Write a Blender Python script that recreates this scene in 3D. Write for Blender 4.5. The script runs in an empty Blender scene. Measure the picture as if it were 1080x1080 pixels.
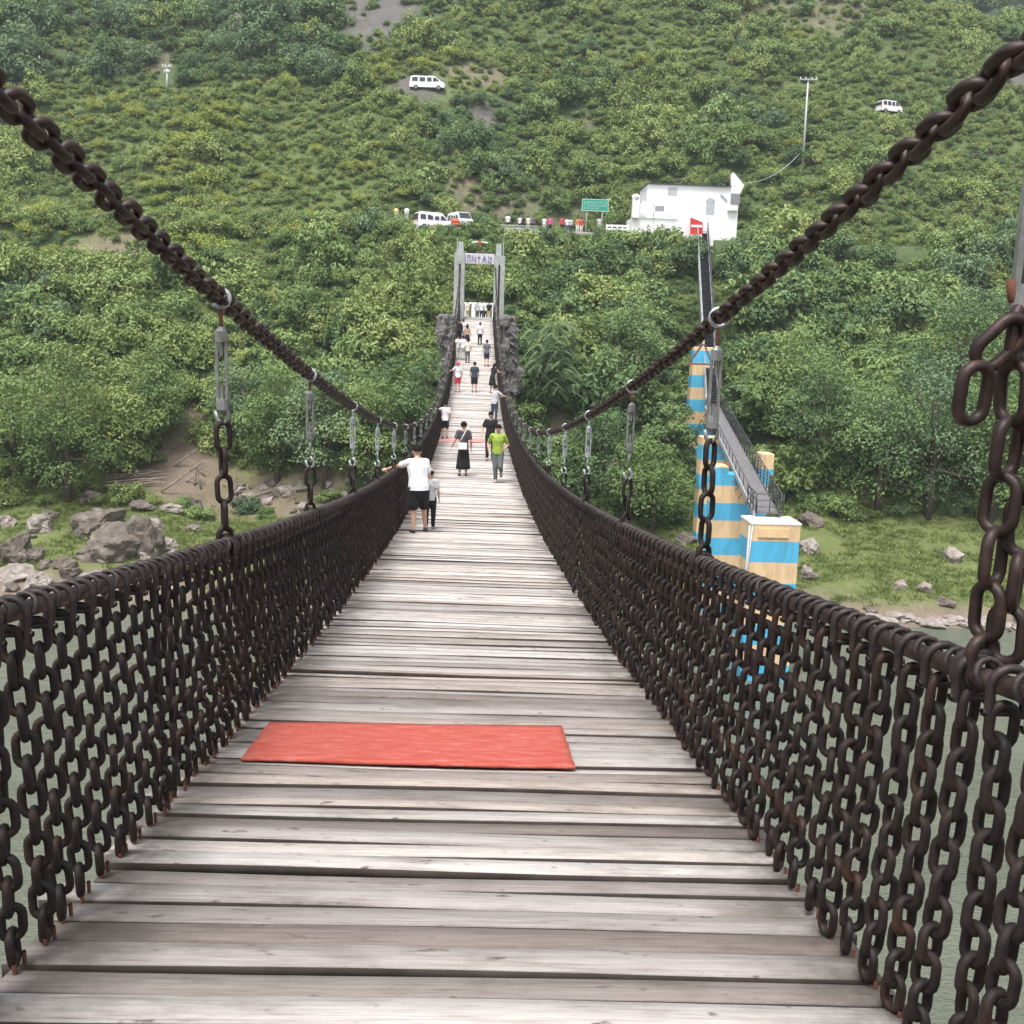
import bpy, bmesh, math, random
import numpy as np
from mathutils import Vector, Matrix, Euler, noise as mnoise

random.seed(7)
rng = np.random.default_rng(7)
SC = bpy.context.scene
COL = SC.collection
PI = math.pi

# ------------------------------------------------------------------ camera numbers
F = 1080.0
YAW, PITCH, ROLL, XC, TILT = 0.0395, math.atan(195/1080), 0.0321, 0.0371, -0.0108
CZ = 17.0                                            # eye height above the river
_fw = Vector((math.sin(YAW)*math.cos(PITCH), math.cos(YAW)*math.cos(PITCH), -math.sin(PITCH)))
_r = Vector((math.cos(YAW), -math.sin(YAW), 0)); _u = _r.cross(_fw)
CR = _r*math.cos(ROLL) + _u*math.sin(ROLL)
CU = -_r*math.sin(ROLL) + _u*math.cos(ROLL)
CF = _fw
EYE = Vector((XC, 0, CZ))

def ray(px, py):
    return (CF*F + CR*(px-540) + CU*(540-py)).normalized()
def at(px, py, y):                                    # the point at world distance y along the bridge
    d = ray(px, py); return EYE + d*(y/d.y)
def proj(p):
    q = Vector(p)-EYE; z = q.dot(CF)
    if z < 0.5: return (-9e3, -9e3, z)
    return (540+F*q.dot(CR)/z, 540-F*q.dot(CU)/z, z)

# ------------------------------------------------------------------ bridge curves
W2, HR, XR, XM = 1.375, 1.1437, 1.417, 1.435
def deck_z(s, x=0.0):
    t = s/50.0
    return CZ + ((-0.2269*t + 5.8066)*t - 8.1141)*t - 1.6081 + TILT*x
def main_z(s, x=0.0): return CZ - 2.8787 + 7.878*((s-36.762)/50)**2 + TILT*x
S_END = 86.0
Z_END = deck_z(S_END)

# ------------------------------------------------------------------ terrain
PY = np.array([-380,-80,-30,-13,2,8,30,50,60,78,110,119,122,150,200,260,420,900], float)
PZ = np.array([80,42,20,13.5,4,-1.2,-3,-1.6,0,3.7,26.7,26.9,28.3,52.5,95,126,132,138], float)
def fbm(x, y, sc, o=3, seed=0.0):
    return mnoise.fractal(Vector((x/sc+seed, y/sc-seed, seed*1.7)), 1.0, 2.0, o)
def H(x, y):
    yy = y + 1.6*math.sin(x*0.045+1.0) if 40 < y < 90 else y
    if 40 < y < 90: yy = y + 1.6*math.sin(x*0.045+1.0)*min(1, (y-40)/12, (90-y)/8)
    z = float(np.interp(yy, PY, PZ))
    a = 0.0
    if y > 56:
        on_road = max(0.0, 1-abs(y-114.5)/7.5)
        k = min(1, (y-56)/25)*(1-min(1, on_road*2.2))
        a = k*(2.6*fbm(x, y, 26, 3, 3.1) + 0.8*fbm(x, y, 6, 3, 8.4))
        if y < 80: a += 0.35*fbm(x, y, 5, 2, 5.5)*min(1, (y-56)/6)
    z += a
    if 70<y<104: z -= 5.2*math.exp(-((x-19.3)/5.5)**2-((y-87)/8.0)**2)
    if y > 120:                                       # the flank falls away on the right
        cap = 76 - 0.30*(x-50) if x > 20 else 200
        if y > 190: cap -= 0.5*(y-190)
        if x > 20 and z > cap-6:
            t = z-(cap-6)
            z = cap-6 + 6*(1-math.exp(-t/6))
    return z
def ground_hit(px, py, y0=56.0, y1=260.0):
    d = ray(px, py); d = d/d.y
    y = y0; prev = y0
    while y < y1:
        p = EYE + d*y
        if p.z <= H(p.x, p.y):
            lo, hi = prev, y
            for _ in range(18):
                m = (lo+hi)/2; p = EYE+d*m
                if p.z <= H(p.x, p.y): hi = m
                else: lo = m
            p = EYE+d*hi; return Vector((p.x, p.y, H(p.x, p.y)))
        prev = y; y += 0.6
    return EYE + d*y1
def deck_hit(px, py, s0=1.5, s1=95.0):
    d = ray(px, py); d = d/d.y
    s = s0; prev = s0
    while s < s1:
        p = EYE + d*s
        if p.z <= deck_z(s, p.x): break
        prev = s; s += 0.1
    return Vector((p.x, s, deck_z(s, p.x)))

# ------------------------------------------------------------------ tagging
def tag(o, label=None, cat=None, group=None, kind=None):
    if label: o['label'] = label
    if cat: o['category'] = cat
    if group: o['group'] = group
    if kind: o['kind'] = kind
    return o
def empty(name, loc=(0,0,0), rz=0.0):
    o = bpy.data.objects.new(name, None); COL.objects.link(o)
    o.location = loc; o.rotation_euler = (0,0,rz); o.empty_display_size = 0.2
    return o
def link(name, me, parent=None, loc=None, rz=None):
    o = bpy.data.objects.new(name, me); COL.objects.link(o)
    if parent is not None: o.parent = parent
    if loc is not None: o.location = loc
    if rz is not None: o.rotation_euler = (0,0,rz)
    return o

# ------------------------------------------------------------------ mesh builder
class MB:
    """collects vertices and faces; build() links them as one mesh object"""
    def __init__(s): s.v=[]; s.f=[]; s.m=[]; s.n=0
    def add(s, v, f, m=0):
        v = np.asarray(v, float).reshape(-1,3); b = s.n
        s.v.append(v); s.f += [tuple(i+b for i in q) for q in f]; s.m += [m]*len(f); s.n += len(v)
    def box(s, c, d, m=0, R=None, taper=1.0):
        x,y,z = d[0]/2,d[1]/2,d[2]/2; t=taper
        v = [(-x,-y,-z),(x,-y,-z),(x,y,-z),(-x,y,-z),(-x*t,-y*t,z),(x*t,-y*t,z),(x*t,y*t,z),(-x*t,y*t,z)]
        v = [Vector(p) for p in v]
        if R is not None: v = [R@p for p in v]
        s.add([p+Vector(c) for p in v], [(0,3,2,1),(4,5,6,7),(0,1,5,4),(1,2,6,5),(2,3,7,6),(3,0,4,7)], m)
    def bar(s, a, b, w, h, m=0):
        a=Vector(a); b=Vector(b); d=b-a; L=d.length; y=d.normalized()
        up=Vector((0,0,1)) if abs(y.z)<0.98 else Vector((0,1,0))
        x=y.cross(up).normalized(); z=x.cross(y)
        R=Matrix((x,y,z)).transposed()
        s.box((a+b)/2, (w,L,h), m, R)
    def tube(s, pts, rad, n=8, m=0, caps=True, closed=False):
        pts=[Vector(p) for p in pts]; N=len(pts)
        if not hasattr(rad,'__len__'): rad=[rad]*N
        V=[]; F_=[]
        pu=None
        for i,p in enumerate(pts):
            if closed: t=(pts[(i+1)%N]-pts[i-1]).normalized()
            else: t=(pts[min(i+1,N-1)]-pts[max(i-1,0)]).normalized()
            if pu is None:
                pu=t.orthogonal().normalized()
            else:
                pu=(pu-t*pu.dot(t)).normalized()
            w=t.cross(pu)
            for k in range(n):
                a=2*PI*k/n
                V.append(p+(pu*math.cos(a)+w*math.sin(a))*rad[i])
        for i in range(N if closed else N-1):
            j=(i+1)%N
            for k in range(n):
                l=(k+1)%n
                F_.append((i*n+k,i*n+l,j*n+l,j*n+k))
        if caps and not closed:
            F_.append(tuple(range(n-1,-1,-1))); F_.append(tuple((N-1)*n+k for k in range(n)))
        s.add(V,F_,m)
    def ball(s, c, r, n=12, m=0, sq=(1,1,1)):
        V=[];F_=[];h=n//2
        for i in range(h+1):
            a=PI*i/h
            for k in range(n):
                b=2*PI*k/n
                V.append((c[0]+r*sq[0]*math.sin(a)*math.cos(b),c[1]+r*sq[1]*math.sin(a)*math.sin(b),c[2]+r*sq[2]*math.cos(a)))
        for i in range(h):
            for k in range(n):
                l=(k+1)%n
                F_.append((i*n+k,(i+1)*n+k,(i+1)*n+l,i*n+l))
        s.add(V,F_,m)
    def arr(s):
        return np.concatenate(s.v)
    def mesh(s, name, mats, smooth=False):
        me=bpy.data.meshes.new(name)
        me.from_pydata(s.arr().tolist() if s.v else [], [], s.f)
        for q in (mats if isinstance(mats,(list,tuple)) else [mats]): me.materials.append(q)
        if any(s.m): me.polygons.foreach_set('material_index', s.m)
        if smooth: me.polygons.foreach_set('use_smooth',[True]*len(me.polygons))
        me.validate(); me.update()
        return me
    def build(s, name, mats, parent=None, smooth=False, loc=None, rz=None):
        return link(name, s.mesh(name,mats,smooth), parent, loc, rz)

def bevel(o, w=0.02, seg=2):
    b=o.modifiers.new('bevel','BEVEL'); b.width=w; b.segments=seg; b.limit_method='ANGLE'; b.angle_limit=math.radians(40)
    return o

def grid_mesh(name, V, F_, mats, smooth=True, mi=None):
    """fast quads/tris from numpy arrays"""
    me=bpy.data.meshes.new(name)
    V=np.asarray(V,np.float32); F_=np.asarray(F_,np.int32); k=F_.shape[1]
    me.vertices.add(len(V)); me.vertices.foreach_set('co',V.ravel())
    me.loops.add(F_.size); me.loops.foreach_set('vertex_index',F_.ravel())
    me.polygons.add(len(F_))
    me.polygons.foreach_set('loop_start',np.arange(0,F_.size,k,dtype=np.int32))
    me.polygons.foreach_set('loop_total',np.full(len(F_),k,np.int32))
    for q in (mats if isinstance(mats,(list,tuple)) else [mats]): me.materials.append(q)
    if mi is not None: me.polygons.foreach_set('material_index',np.asarray(mi,np.int32))
    if smooth: me.polygons.foreach_set('use_smooth',np.ones(len(F_),bool))
    me.update(calc_edges=True); me.validate()
    return me

# ------------------------------------------------------------------ materials
class NT:
    def __init__(s,name):
        s.m=bpy.data.materials.new(name); s.m.use_nodes=True; s.t=s.m.node_tree; s.t.nodes.clear()
        s.out=s.n('ShaderNodeOutputMaterial'); s.b=s.n('ShaderNodeBsdfPrincipled')
        s.l(s.b.outputs[0],s.out.inputs['Surface'])
    def n(s,t,**k):
        x=s.t.nodes.new(t)
        for a,v in k.items(): setattr(x,a,v)
        return x
    def l(s,a,b): s.t.links.new(a,b)
    def coord(s,which='Object'): return s.n('ShaderNodeTexCoord').outputs[which]
    def pos(s): return s.n('ShaderNodeNewGeometry').outputs['Position']
    def mapping(s,src,scale=(1,1,1),loc=None):
        m=s.n('ShaderNodeMapping'); m.inputs['Scale'].default_value=scale; s.l(src,m.inputs['Vector'])
        return m.outputs[0]
    def noise(s,src,scale,detail=5,rough=0.6):
        x=s.n('ShaderNodeTexNoise'); x.inputs['Scale'].default_value=scale; x.inputs['Detail'].default_value=detail
        x.inputs['Roughness'].default_value=rough
        if src is not None: s.l(src,x.inputs['Vector'])
        return x.outputs['Fac']
    def ramp(s,src,stops):
        r=s.n('ShaderNodeValToRGB'); e=r.color_ramp.elements
        while len(e)<len(stops): e.new(0.5)
        for i,(p,c) in enumerate(stops): e[i].position=p; e[i].color=(*c,1) if len(c)==3 else c
        s.l(src,r.inputs[0]); return r.outputs[0]
    def mix(s,f,a,b,mode='MIX'):
        x=s.n('ShaderNodeMix',data_type='RGBA',blend_type=mode)
        for v,i in ((f,0),(a,6),(b,7)):
            if hasattr(v,'is_output'): s.l(v,x.inputs[i])
            elif i==0: x.inputs[0].default_value=v
            else: x.inputs[i].default_value=(*v,1)
        return x.outputs[2]
    def math(s,op,a,b=0.0,clamp=False):
        x=s.n('ShaderNodeMath',operation=op,use_clamp=clamp)
        for v,i in ((a,0),(b,1)):
            if hasattr(v,'is_output'): s.l(v,x.inputs[i])
            else: x.inputs[i].default_value=v
        return x.outputs[0]
    def bump(s,h,strength=0.3,dist=0.02):
        b=s.n('ShaderNodeBump'); b.inputs['Strength'].default_value=strength; b.inputs['Distance'].default_value=dist
        s.l(h,b.inputs['Height']); s.l(b.outputs[0],s.b.inputs['Normal'])
    def col(s,c): 
        if hasattr(c,'is_output'): s.l(c,s.b.inputs['Base Color'])
        else: s.b.inputs['Base Color'].default_value=(*c,1)
        return s
    def rough(s,v):
        if hasattr(v,'is_output'): s.l(v,s.b.inputs['Roughness'])
        else: s.b.inputs['Roughness'].default_value=v
        return s
    def set(s,k,v): s.b.inputs[k].default_value=v; return s
    def attr(s,name): 
        a=s.n('ShaderNodeAttribute'); a.attribute_name=name; return a
    def rand(s): return s.n('ShaderNodeObjectInfo').outputs['Random']

def mottled(name, c1, c2, scale=6, rough=0.8, bump=0.0, bd=0.01, metal=0.0, detail=5, c3=None, coord='Object', stretch=None):
    k=NT(name); src=k.coord(coord)
    if stretch: src=k.mapping(src,stretch)
    f=k.noise(src,scale,detail)
    st=[(0.3,c1),(0.7,c2)] if c3 is None else [(0.25,c1),(0.55,c2),(0.75,c3)]
    k.col(k.ramp(f,st)).rough(rough).set('Metallic',metal)
    if bump: k.bump(f,bump,bd)
    return k.m

MAT={}
MAT['chain']=mottled('rusted_chain_iron',(0.008,0.0065,0.0065),(0.021,0.0145,0.013),26,0.5,0.4,0.002,0.3,6,(0.05,0.026,0.019))
def chain_mat():
    k=NT('rusted_chain_iron'); src=k.coord('Object'); f=k.noise(src,26,6); g=k.noise(src,5,4,0.7)
    c=k.ramp(f,[(0.25,(0.0075,0.0055,0.0055)),(0.55,(0.018,0.0118,0.0105)),(0.75,(0.040,0.022,0.017))])
    m=k.math('MULTIPLY',k.ramp(g,[(0.5,(0,0,0)),(0.72,(1,1,1))]),k.math('ADD',k.math('MULTIPLY',k.rand(),0.6),0.15))
    c=k.mix(m,c,(0.080,0.033,0.019)); k.col(c).rough(k.ramp(f,[(0.3,(0.5,)*3),(0.7,(0.85,)*3)])).set('Metallic',0.3); k.bump(f,0.5,0.002); return k.m
MAT['chain']=chain_mat()
MAT['main_chain']=mottled('brown_chain_iron',(0.014,0.0095,0.009),(0.036,0.021,0.018),18,0.52,0.4,0.003,0.3,6,(0.085,0.042,0.028))
MAT['shackle']=mottled('dark_shackle_iron',(0.012,0.0105,0.0105),(0.034,0.026,0.025),30,0.55,0.3,0.002,0.35,6,(0.07,0.045,0.038))
MAT['rail']=mottled('worn_rail_iron',(0.03,0.02,0.02),(0.075,0.05,0.048),14,0.42,0.3,0.002,0.4,6,(0.16,0.11,0.105))
MAT['rust']=mottled('orange_rust',(0.075,0.026,0.015),(0.17,0.065,0.035),20,0.85,0.3,0.003)
MAT['galv']=mottled('galvanised_steel',(0.16,0.17,0.165),(0.33,0.34,0.33),18,0.45,0.1,0.002,0.5)
MAT['clamp']=mottled('pale_clamp_steel',(0.28,0.31,0.33),(0.5,0.52,0.53),25,0.4,0.1,0.001,0.4)

def wood_mat():
    k=NT('weathered_planks')
    a=k.attr('tone'); sep=k.n('ShaderNodeSeparateColor'); k.l(a.outputs['Color'],sep.inputs[0])
    comb=k.n('ShaderNodeCombineXYZ'); k.l(k.math('MULTIPLY',sep.outputs[1],37.0),comb.inputs[0]); k.l(k.math('MULTIPLY',sep.outputs[2],53.0),comb.inputs[2])
    va=k.n('ShaderNodeVectorMath',operation='ADD'); k.l(k.coord('Object'),va.inputs[0]); k.l(comb.outputs[0],va.inputs[1])
    g=k.noise(k.mapping(va.outputs[0],(1.0,21,8)),2.6,9,0.75)
    g2=k.noise(k.mapping(va.outputs[0],(0.8,1.6,1)),1.7,5,0.65); knot=k.noise(k.mapping(va.outputs[0],(3,7,3)),2.6,3,0.6)
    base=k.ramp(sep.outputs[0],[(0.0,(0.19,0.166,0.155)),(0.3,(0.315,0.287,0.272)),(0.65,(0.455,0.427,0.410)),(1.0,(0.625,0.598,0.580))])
    base=k.mix(k.math('MULTIPLY',k.math('GREATER_THAN',sep.outputs[1],0.62),k.math('MULTIPLY',sep.outputs[2],0.75)),base,k.mix(1.0,base,(0.93,0.80,0.70),'MULTIPLY'))
    grain=k.ramp(g,[(0.32,(0.42,0.37,0.34)),(0.43,(0.78,0.75,0.73)),(0.55,(1.0,0.99,0.98)),(0.70,(1.16,1.15,1.14))])
    c=k.mix(0.85,base,grain,'MULTIPLY')
    st=k.ramp(g2,[(0.3,(0.50,0.46,0.43)),(0.47,(0.95,0.94,0.93)),(0.56,(1,1,1)),(0.75,(1.16,1.15,1.15))])
    c=k.mix(0.8,c,st,'MULTIPLY'); c=k.mix(k.ramp(knot,[(0.64,(0,0,0)),(0.72,(1,1,1))]),c,(0.13,0.10,0.088))
    # worn centre / mossy dark plank ends
    x=k.n('ShaderNodeSeparateXYZ'); k.l(k.coord('Object'),x.inputs[0])
    e=k.math('SUBTRACT',k.math('ABSOLUTE',x.outputs[0]),0.95)
    e=k.math('MULTIPLY',e,2.1,True)
    em=k.math('MULTIPLY',e,k.ramp(k.noise(va.outputs[0],3.0,5,0.65),[(0.38,(0,0,0)),(0.6,(1,1,1))]))
    c=k.mix(em,c,(0.085,0.072,0.058))
    k.col(c).rough(0.78); k.bump(g,0.9,0.008)
    return k.m
MAT['wood']=wood_mat()
MAT['beam_gap_shade']=mottled('dark_beam_and_gap_shade',(0.04,0.03,0.025),(0.09,0.07,0.06),5,0.85,0.3,0.01)  # cross beam timber; also darkens plank sides to paint shade into the gaps

def mat_red():
    k=NT('worn_red_carpet'); src=k.coord('Object')
    f=k.noise(k.mapping(src,(1.6,6,1)),3.4,9,0.78); g=k.noise(src,160,2)
    c=k.ramp(f,[(0.3,(0.29,0.045,0.030)),(0.44,(0.38,0.064,0.044)),(0.57,(0.42,0.10,0.075)),(0.70,(0.50,0.22,0.18))])
    k.col(c).rough(0.95); k.bump(g,0.6,0.004); return k.m
MAT['carpet']=mat_red()
MAT['carpet_faded']=mottled('faded_carpet',(0.42,0.16,0.14),(0.54,0.30,0.28),3,0.95)
MAT['concrete']=mottled('grey_green_concrete',(0.27,0.29,0.275),(0.42,0.44,0.42),3,0.85,0.2,0.01,0,7)
MAT['concrete_light']=mottled('pale_concrete',(0.36,0.355,0.345),(0.52,0.51,0.5),3,0.85,0.2,0.01)
MAT['bark_stone']=mottled('furrowed_grey_stone',(0.065,0.058,0.055),(0.17,0.158,0.153),4,0.95,0.9,0.08,0,8,(0.30,0.285,0.28),stretch=(1.6,1.6,0.35))
MAT['rock']=mottled('grey_boulder',(0.062,0.049,0.040),(0.150,0.125,0.104),1.7,0.95,1.0,0.16,0,10,(0.27,0.236,0.205))
MAT['rock_pale']=mottled('pale_boulder',(0.15,0.125,0.11),(0.30,0.262,0.235),1.9,0.95,1.0,0.12,0,10,(0.44,0.395,0.36))
MAT['driftwood']=mottled('bleached_driftwood',(0.17,0.125,0.10),(0.36,0.30,0.26),5,0.9,0.3,0.02)
MAT['white']=mottled('white_paint',(0.78,0.78,0.79),(0.86,0.86,0.86),0.7,0.6)
MAT['white_soft']=mottled('whitewashed_wall',(0.66,0.66,0.67),(0.84,0.84,0.84),1.2,0.8)
MAT['glass']=NT('dark_window_glass').col((0.03,0.035,0.04)).rough(0.12).m
MAT['grey_win']=NT('grey_window').col((0.22,0.22,0.24)).rough(0.4).m
MAT['van_paint']=NT('white_van_paint').col((0.8,0.81,0.83)).rough(0.25).set('Coat Weight',0.5).m
MAT['tyre']=NT('tyre_rubber').col((0.02,0.02,0.02)).rough(0.8).m
MAT['red']=mottled('red_paint',(0.55,0.02,0.02),(0.68,0.04,0.04),3,0.55)
MAT['orange_red']=mottled('orange_red_tarp',(0.45,0.06,0.02),(0.6,0.12,0.05),3,0.7)
MAT['sign_green']=NT('green_sign').col((0.01,0.30,0.20)).rough(0.5).m
MAT['metal_dark']=mottled('dark_grey_metal',(0.05,0.052,0.058),(0.10,0.10,0.11),4,0.5,0,0,0.4)
MAT['tread']=mottled('grey_tread',(0.11,0.105,0.11),(0.2,0.19,0.195),4,0.7)
MAT['metal_pale']=mottled('pale_grey_metal',(0.33,0.345,0.36),(0.48,0.49,0.51),4,0.5,0,0,0.2)
MAT['rusty_brown']=mottled('brown_steel',(0.12,0.05,0.035),(0.22,0.10,0.07),6,0.7)
MAT['lilac']=mottled('pale_lilac_panel',(0.50,0.48,0.56),(0.62,0.60,0.66),4,0.7)
MAT['ink']=NT('violet_grey_letter').col((0.27,0.25,0.33)).rough(0.7).m
MAT['asphalt']=mottled('pale_road',(0.2,0.195,0.19),(0.3,0.29,0.28),4,0.9)
MAT['lamp']=NT('white_globe').col((0.85,0.85,0.82)).rough(0.3).m
MAT['lamp_amber']=NT('amber_globe').col((0.75,0.5,0.22)).rough(0.3).m

def stripe_mat():
    k=NT('blue_and_peach_bands'); x=k.n('ShaderNodeSeparateXYZ'); k.l(k.coord('Object'),x.inputs[0])
    wob=k.noise(k.coord('Object'),1.2,3)
    z=k.math('ADD',k.math('ADD',x.outputs[2],0.2),k.math('MULTIPLY',wob,0.05))
    f=k.math('FRACT',k.math('DIVIDE',z,2.1)); b=k.math('GREATER_THAN',f,0.5)
    dirt=k.ramp(k.noise(k.mapping(k.coord('Object'),(1,1,0.25)),2.0,6,0.7),[(0.3,(0.62,0.60,0.57)),(0.55,(1,1,1))])
    c=k.mix(b,(0.085,0.44,0.70),(0.74,0.53,0.31)); c=k.mix(0.8,c,dirt,'MULTIPLY')
    k.col(c).rough(0.75); return k.m
MAT['stripe']=stripe_mat()
MAT['peach']=mottled('peach_paint',(0.68,0.46,0.24),(0.78,0.56,0.32),2,0.75)

def leaf_mat(name, dark, mid, light, trans=0.25):
    k=NT(name); k.t.nodes.remove(k.b)
    tone=k.attr('tone').outputs['Fac']; r=k.rand()
    f=k.math('ADD',k.math('MULTIPLY',tone,0.62),k.math('MULTIPLY',r,0.38))
    c=k.ramp(f,[(0.08,dark),(0.5,mid),(0.95,light)])
    p=k.n('ShaderNodeBsdfPrincipled'); k.l(c,p.inputs['Base Color']); p.inputs['Roughness'].default_value=0.62
    p.inputs['Specular IOR Level'].default_value=0.3
    t=k.n('ShaderNodeBsdfTranslucent'); k.l(c,t.inputs[0])
    m=k.n('ShaderNodeMixShader'); m.inputs[0].default_value=trans
    k.l(p.outputs[0],m.inputs[1]); k.l(t.outputs[0],m.inputs[2]); k.l(m.outputs[0],k.out.inputs['Surface'])
    return k.m
MAT['leaf']=leaf_mat('mid_green_leaves',(0.096,0.154,0.050),(0.184,0.274,0.089),(0.332,0.427,0.158))
MAT['leaf_dark']=leaf_mat('deep_green_leaves',(0.064,0.115,0.047),(0.125,0.208,0.080),(0.233,0.328,0.129))
MAT['leaf_light']=leaf_mat('yellow_green_leaves',(0.145,0.193,0.058),(0.246,0.316,0.099),(0.412,0.474,0.170))
MAT['leaf_blue']=leaf_mat('blue_green_leaves',(0.071,0.126,0.063),(0.138,0.222,0.108),(0.240,0.328,0.164))
MAT['leaf_bright']=leaf_mat('bright_yellow_leaves',(0.19,0.24,0.05),(0.29,0.35,0.075),(0.40,0.45,0.12))
MAT['grass']=leaf_mat('bank_grass_blades',(0.095,0.135,0.038),(0.165,0.220,0.062),(0.265,0.310,0.105),0.3)
MAT['bark']=mottled('brown_bark',(0.06,0.045,0.035),(0.13,0.105,0.085),6,0.95,0.4,0.03)

# cloth, skin, hair
def cloth(name,c):
    k=NT(name); f=k.noise(k.coord('Object'),9,4); c2=tuple(v*0.8 for v in c)
    k.col(k.ramp(f,[(0.35,c2),(0.65,c)])).rough(0.9); return k.m
CL={}
for n,c in dict(white=(0.78,0.78,0.80),black=(0.012,0.012,0.014),darkgrey=(0.075,0.068,0.08),lime=(0.30,0.42,0.055),grey=(0.12,0.135,0.135),
    teal=(0.035,0.055,0.075),navy=(0.02,0.03,0.07),jeans=(0.05,0.075,0.12),red=(0.62,0.06,0.09),pink=(0.75,0.08,0.28),palegrey=(0.5,0.5,0.52),
    bluegrey=(0.12,0.125,0.17),cream=(0.74,0.72,0.62),tan=(0.45,0.32,0.2),orange=(0.6,0.2,0.06)).items(): CL[n]=cloth(n+'_cloth',c)
MAT['skin']=mottled('skin',(0.46,0.27,0.19),(0.54,0.33,0.235),12,0.55)
MAT['hair']=NT('black_hair').col((0.008,0.007,0.007)).rough(0.85).set('Specular IOR Level',0.2).m
MAT['eye']=NT('eye_dark').col((0.01,0.008,0.008)).rough(0.3).m
MAT['lip']=NT('lip').col((0.35,0.14,0.12)).rough(0.5).m
MAT['leather']=NT('dark_shoe').col((0.03,0.025,0.025)).rough(0.6).m
MAT['shoe_grey']=NT('grey_shoe').col((0.2,0.2,0.22)).rough(0.7).m

# ================================================================== PEOPLE (made first: the remesh passes run on a near-empty scene)
def _capsule(mb, a, b, ra, rb, side=None, flat=1.0, n=10):
    """tapered limb with round ends; `flat` squeezes it at right angles to `side`"""
    a=Vector(a); b=Vector(b); d=b-a; L=max(d.length,1e-5); t=d/L
    s_=(Vector(side)-t*Vector(side).dot(t)).normalized() if side is not None else t.orthogonal().normalized()
    w=t.cross(s_)
    rings=[]
    for k in range(4): 
        an=PI/2*(1-k/3.0*0.999) if k<3 else 0
        rings.append((a-t*ra*math.sin(an), ra*max(math.cos(an),0.02)))
    for k in (0.33,0.66): rings.append((a+d*k, ra+(rb-ra)*k))
    for k in range(4):
        an=PI/2*k/3.0*0.999
        rings.append((b+t*rb*math.sin(an), rb*max(math.cos(an),0.02)))
    V=[];Fc=[]
    for p,r in rings:
        for k in range(n):
            q=2*PI*k/n; V.append(p+s_*math.cos(q)*r+w*math.sin(q)*r*flat)
    m=len(rings)
    for i in range(m-1):
        for k in range(n):
            l=(k+1)%n; Fc.append((i*n+k,i*n+l,(i+1)*n+l,(i+1)*n+k))
    Fc.append(tuple(range(n-1,-1,-1))); Fc.append(tuple((m-1)*n+k for k in range(n)))
    mb.add(V,Fc)

def _fuse(mb, name, mat, voxel, smooth=3, zmin=None):
    me=mb.mesh('tmp',mat); o=bpy.data.objects.new('tmp',me); COL.objects.link(o)
    r=o.modifiers.new('r','REMESH'); r.mode='VOXEL'; r.voxel_size=voxel
    s_=o.modifiers.new('s','SMOOTH'); s_.factor=0.5; s_.iterations=smooth
    dg=bpy.context.evaluated_depsgraph_get(); dg.update()
    out=bpy.data.meshes.new_from_object(o.evaluated_get(dg)); out.name=name
    bpy.data.objects.remove(o); bpy.data.meshes.remove(me)
    if zmin is not None:
        for v in out.vertices:
            if v.co.z<zmin: v.co.z=zmin
    out.materials.clear(); out.materials.append(mat)
    out.polygons.foreach_set('use_smooth',[True]*len(out.polygons))
    return out

def _join_extra(me, mb, mats):
    """append small features (eyes, mouth) to the body mesh"""
    bm=bmesh.new(); bm.from_mesh(me)
    base=len(me.materials)
    for m in mats: me.materials.append(m)
    vs=[bm.verts.new(p) for p in mb.arr()]
    for q,mi in zip(mb.f,mb.m):
        f=bm.faces.new([vs[i] for i in q]); f.material_index=base+mi; f.smooth=True
    bm.to_mesh(me); bm.free()

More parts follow.
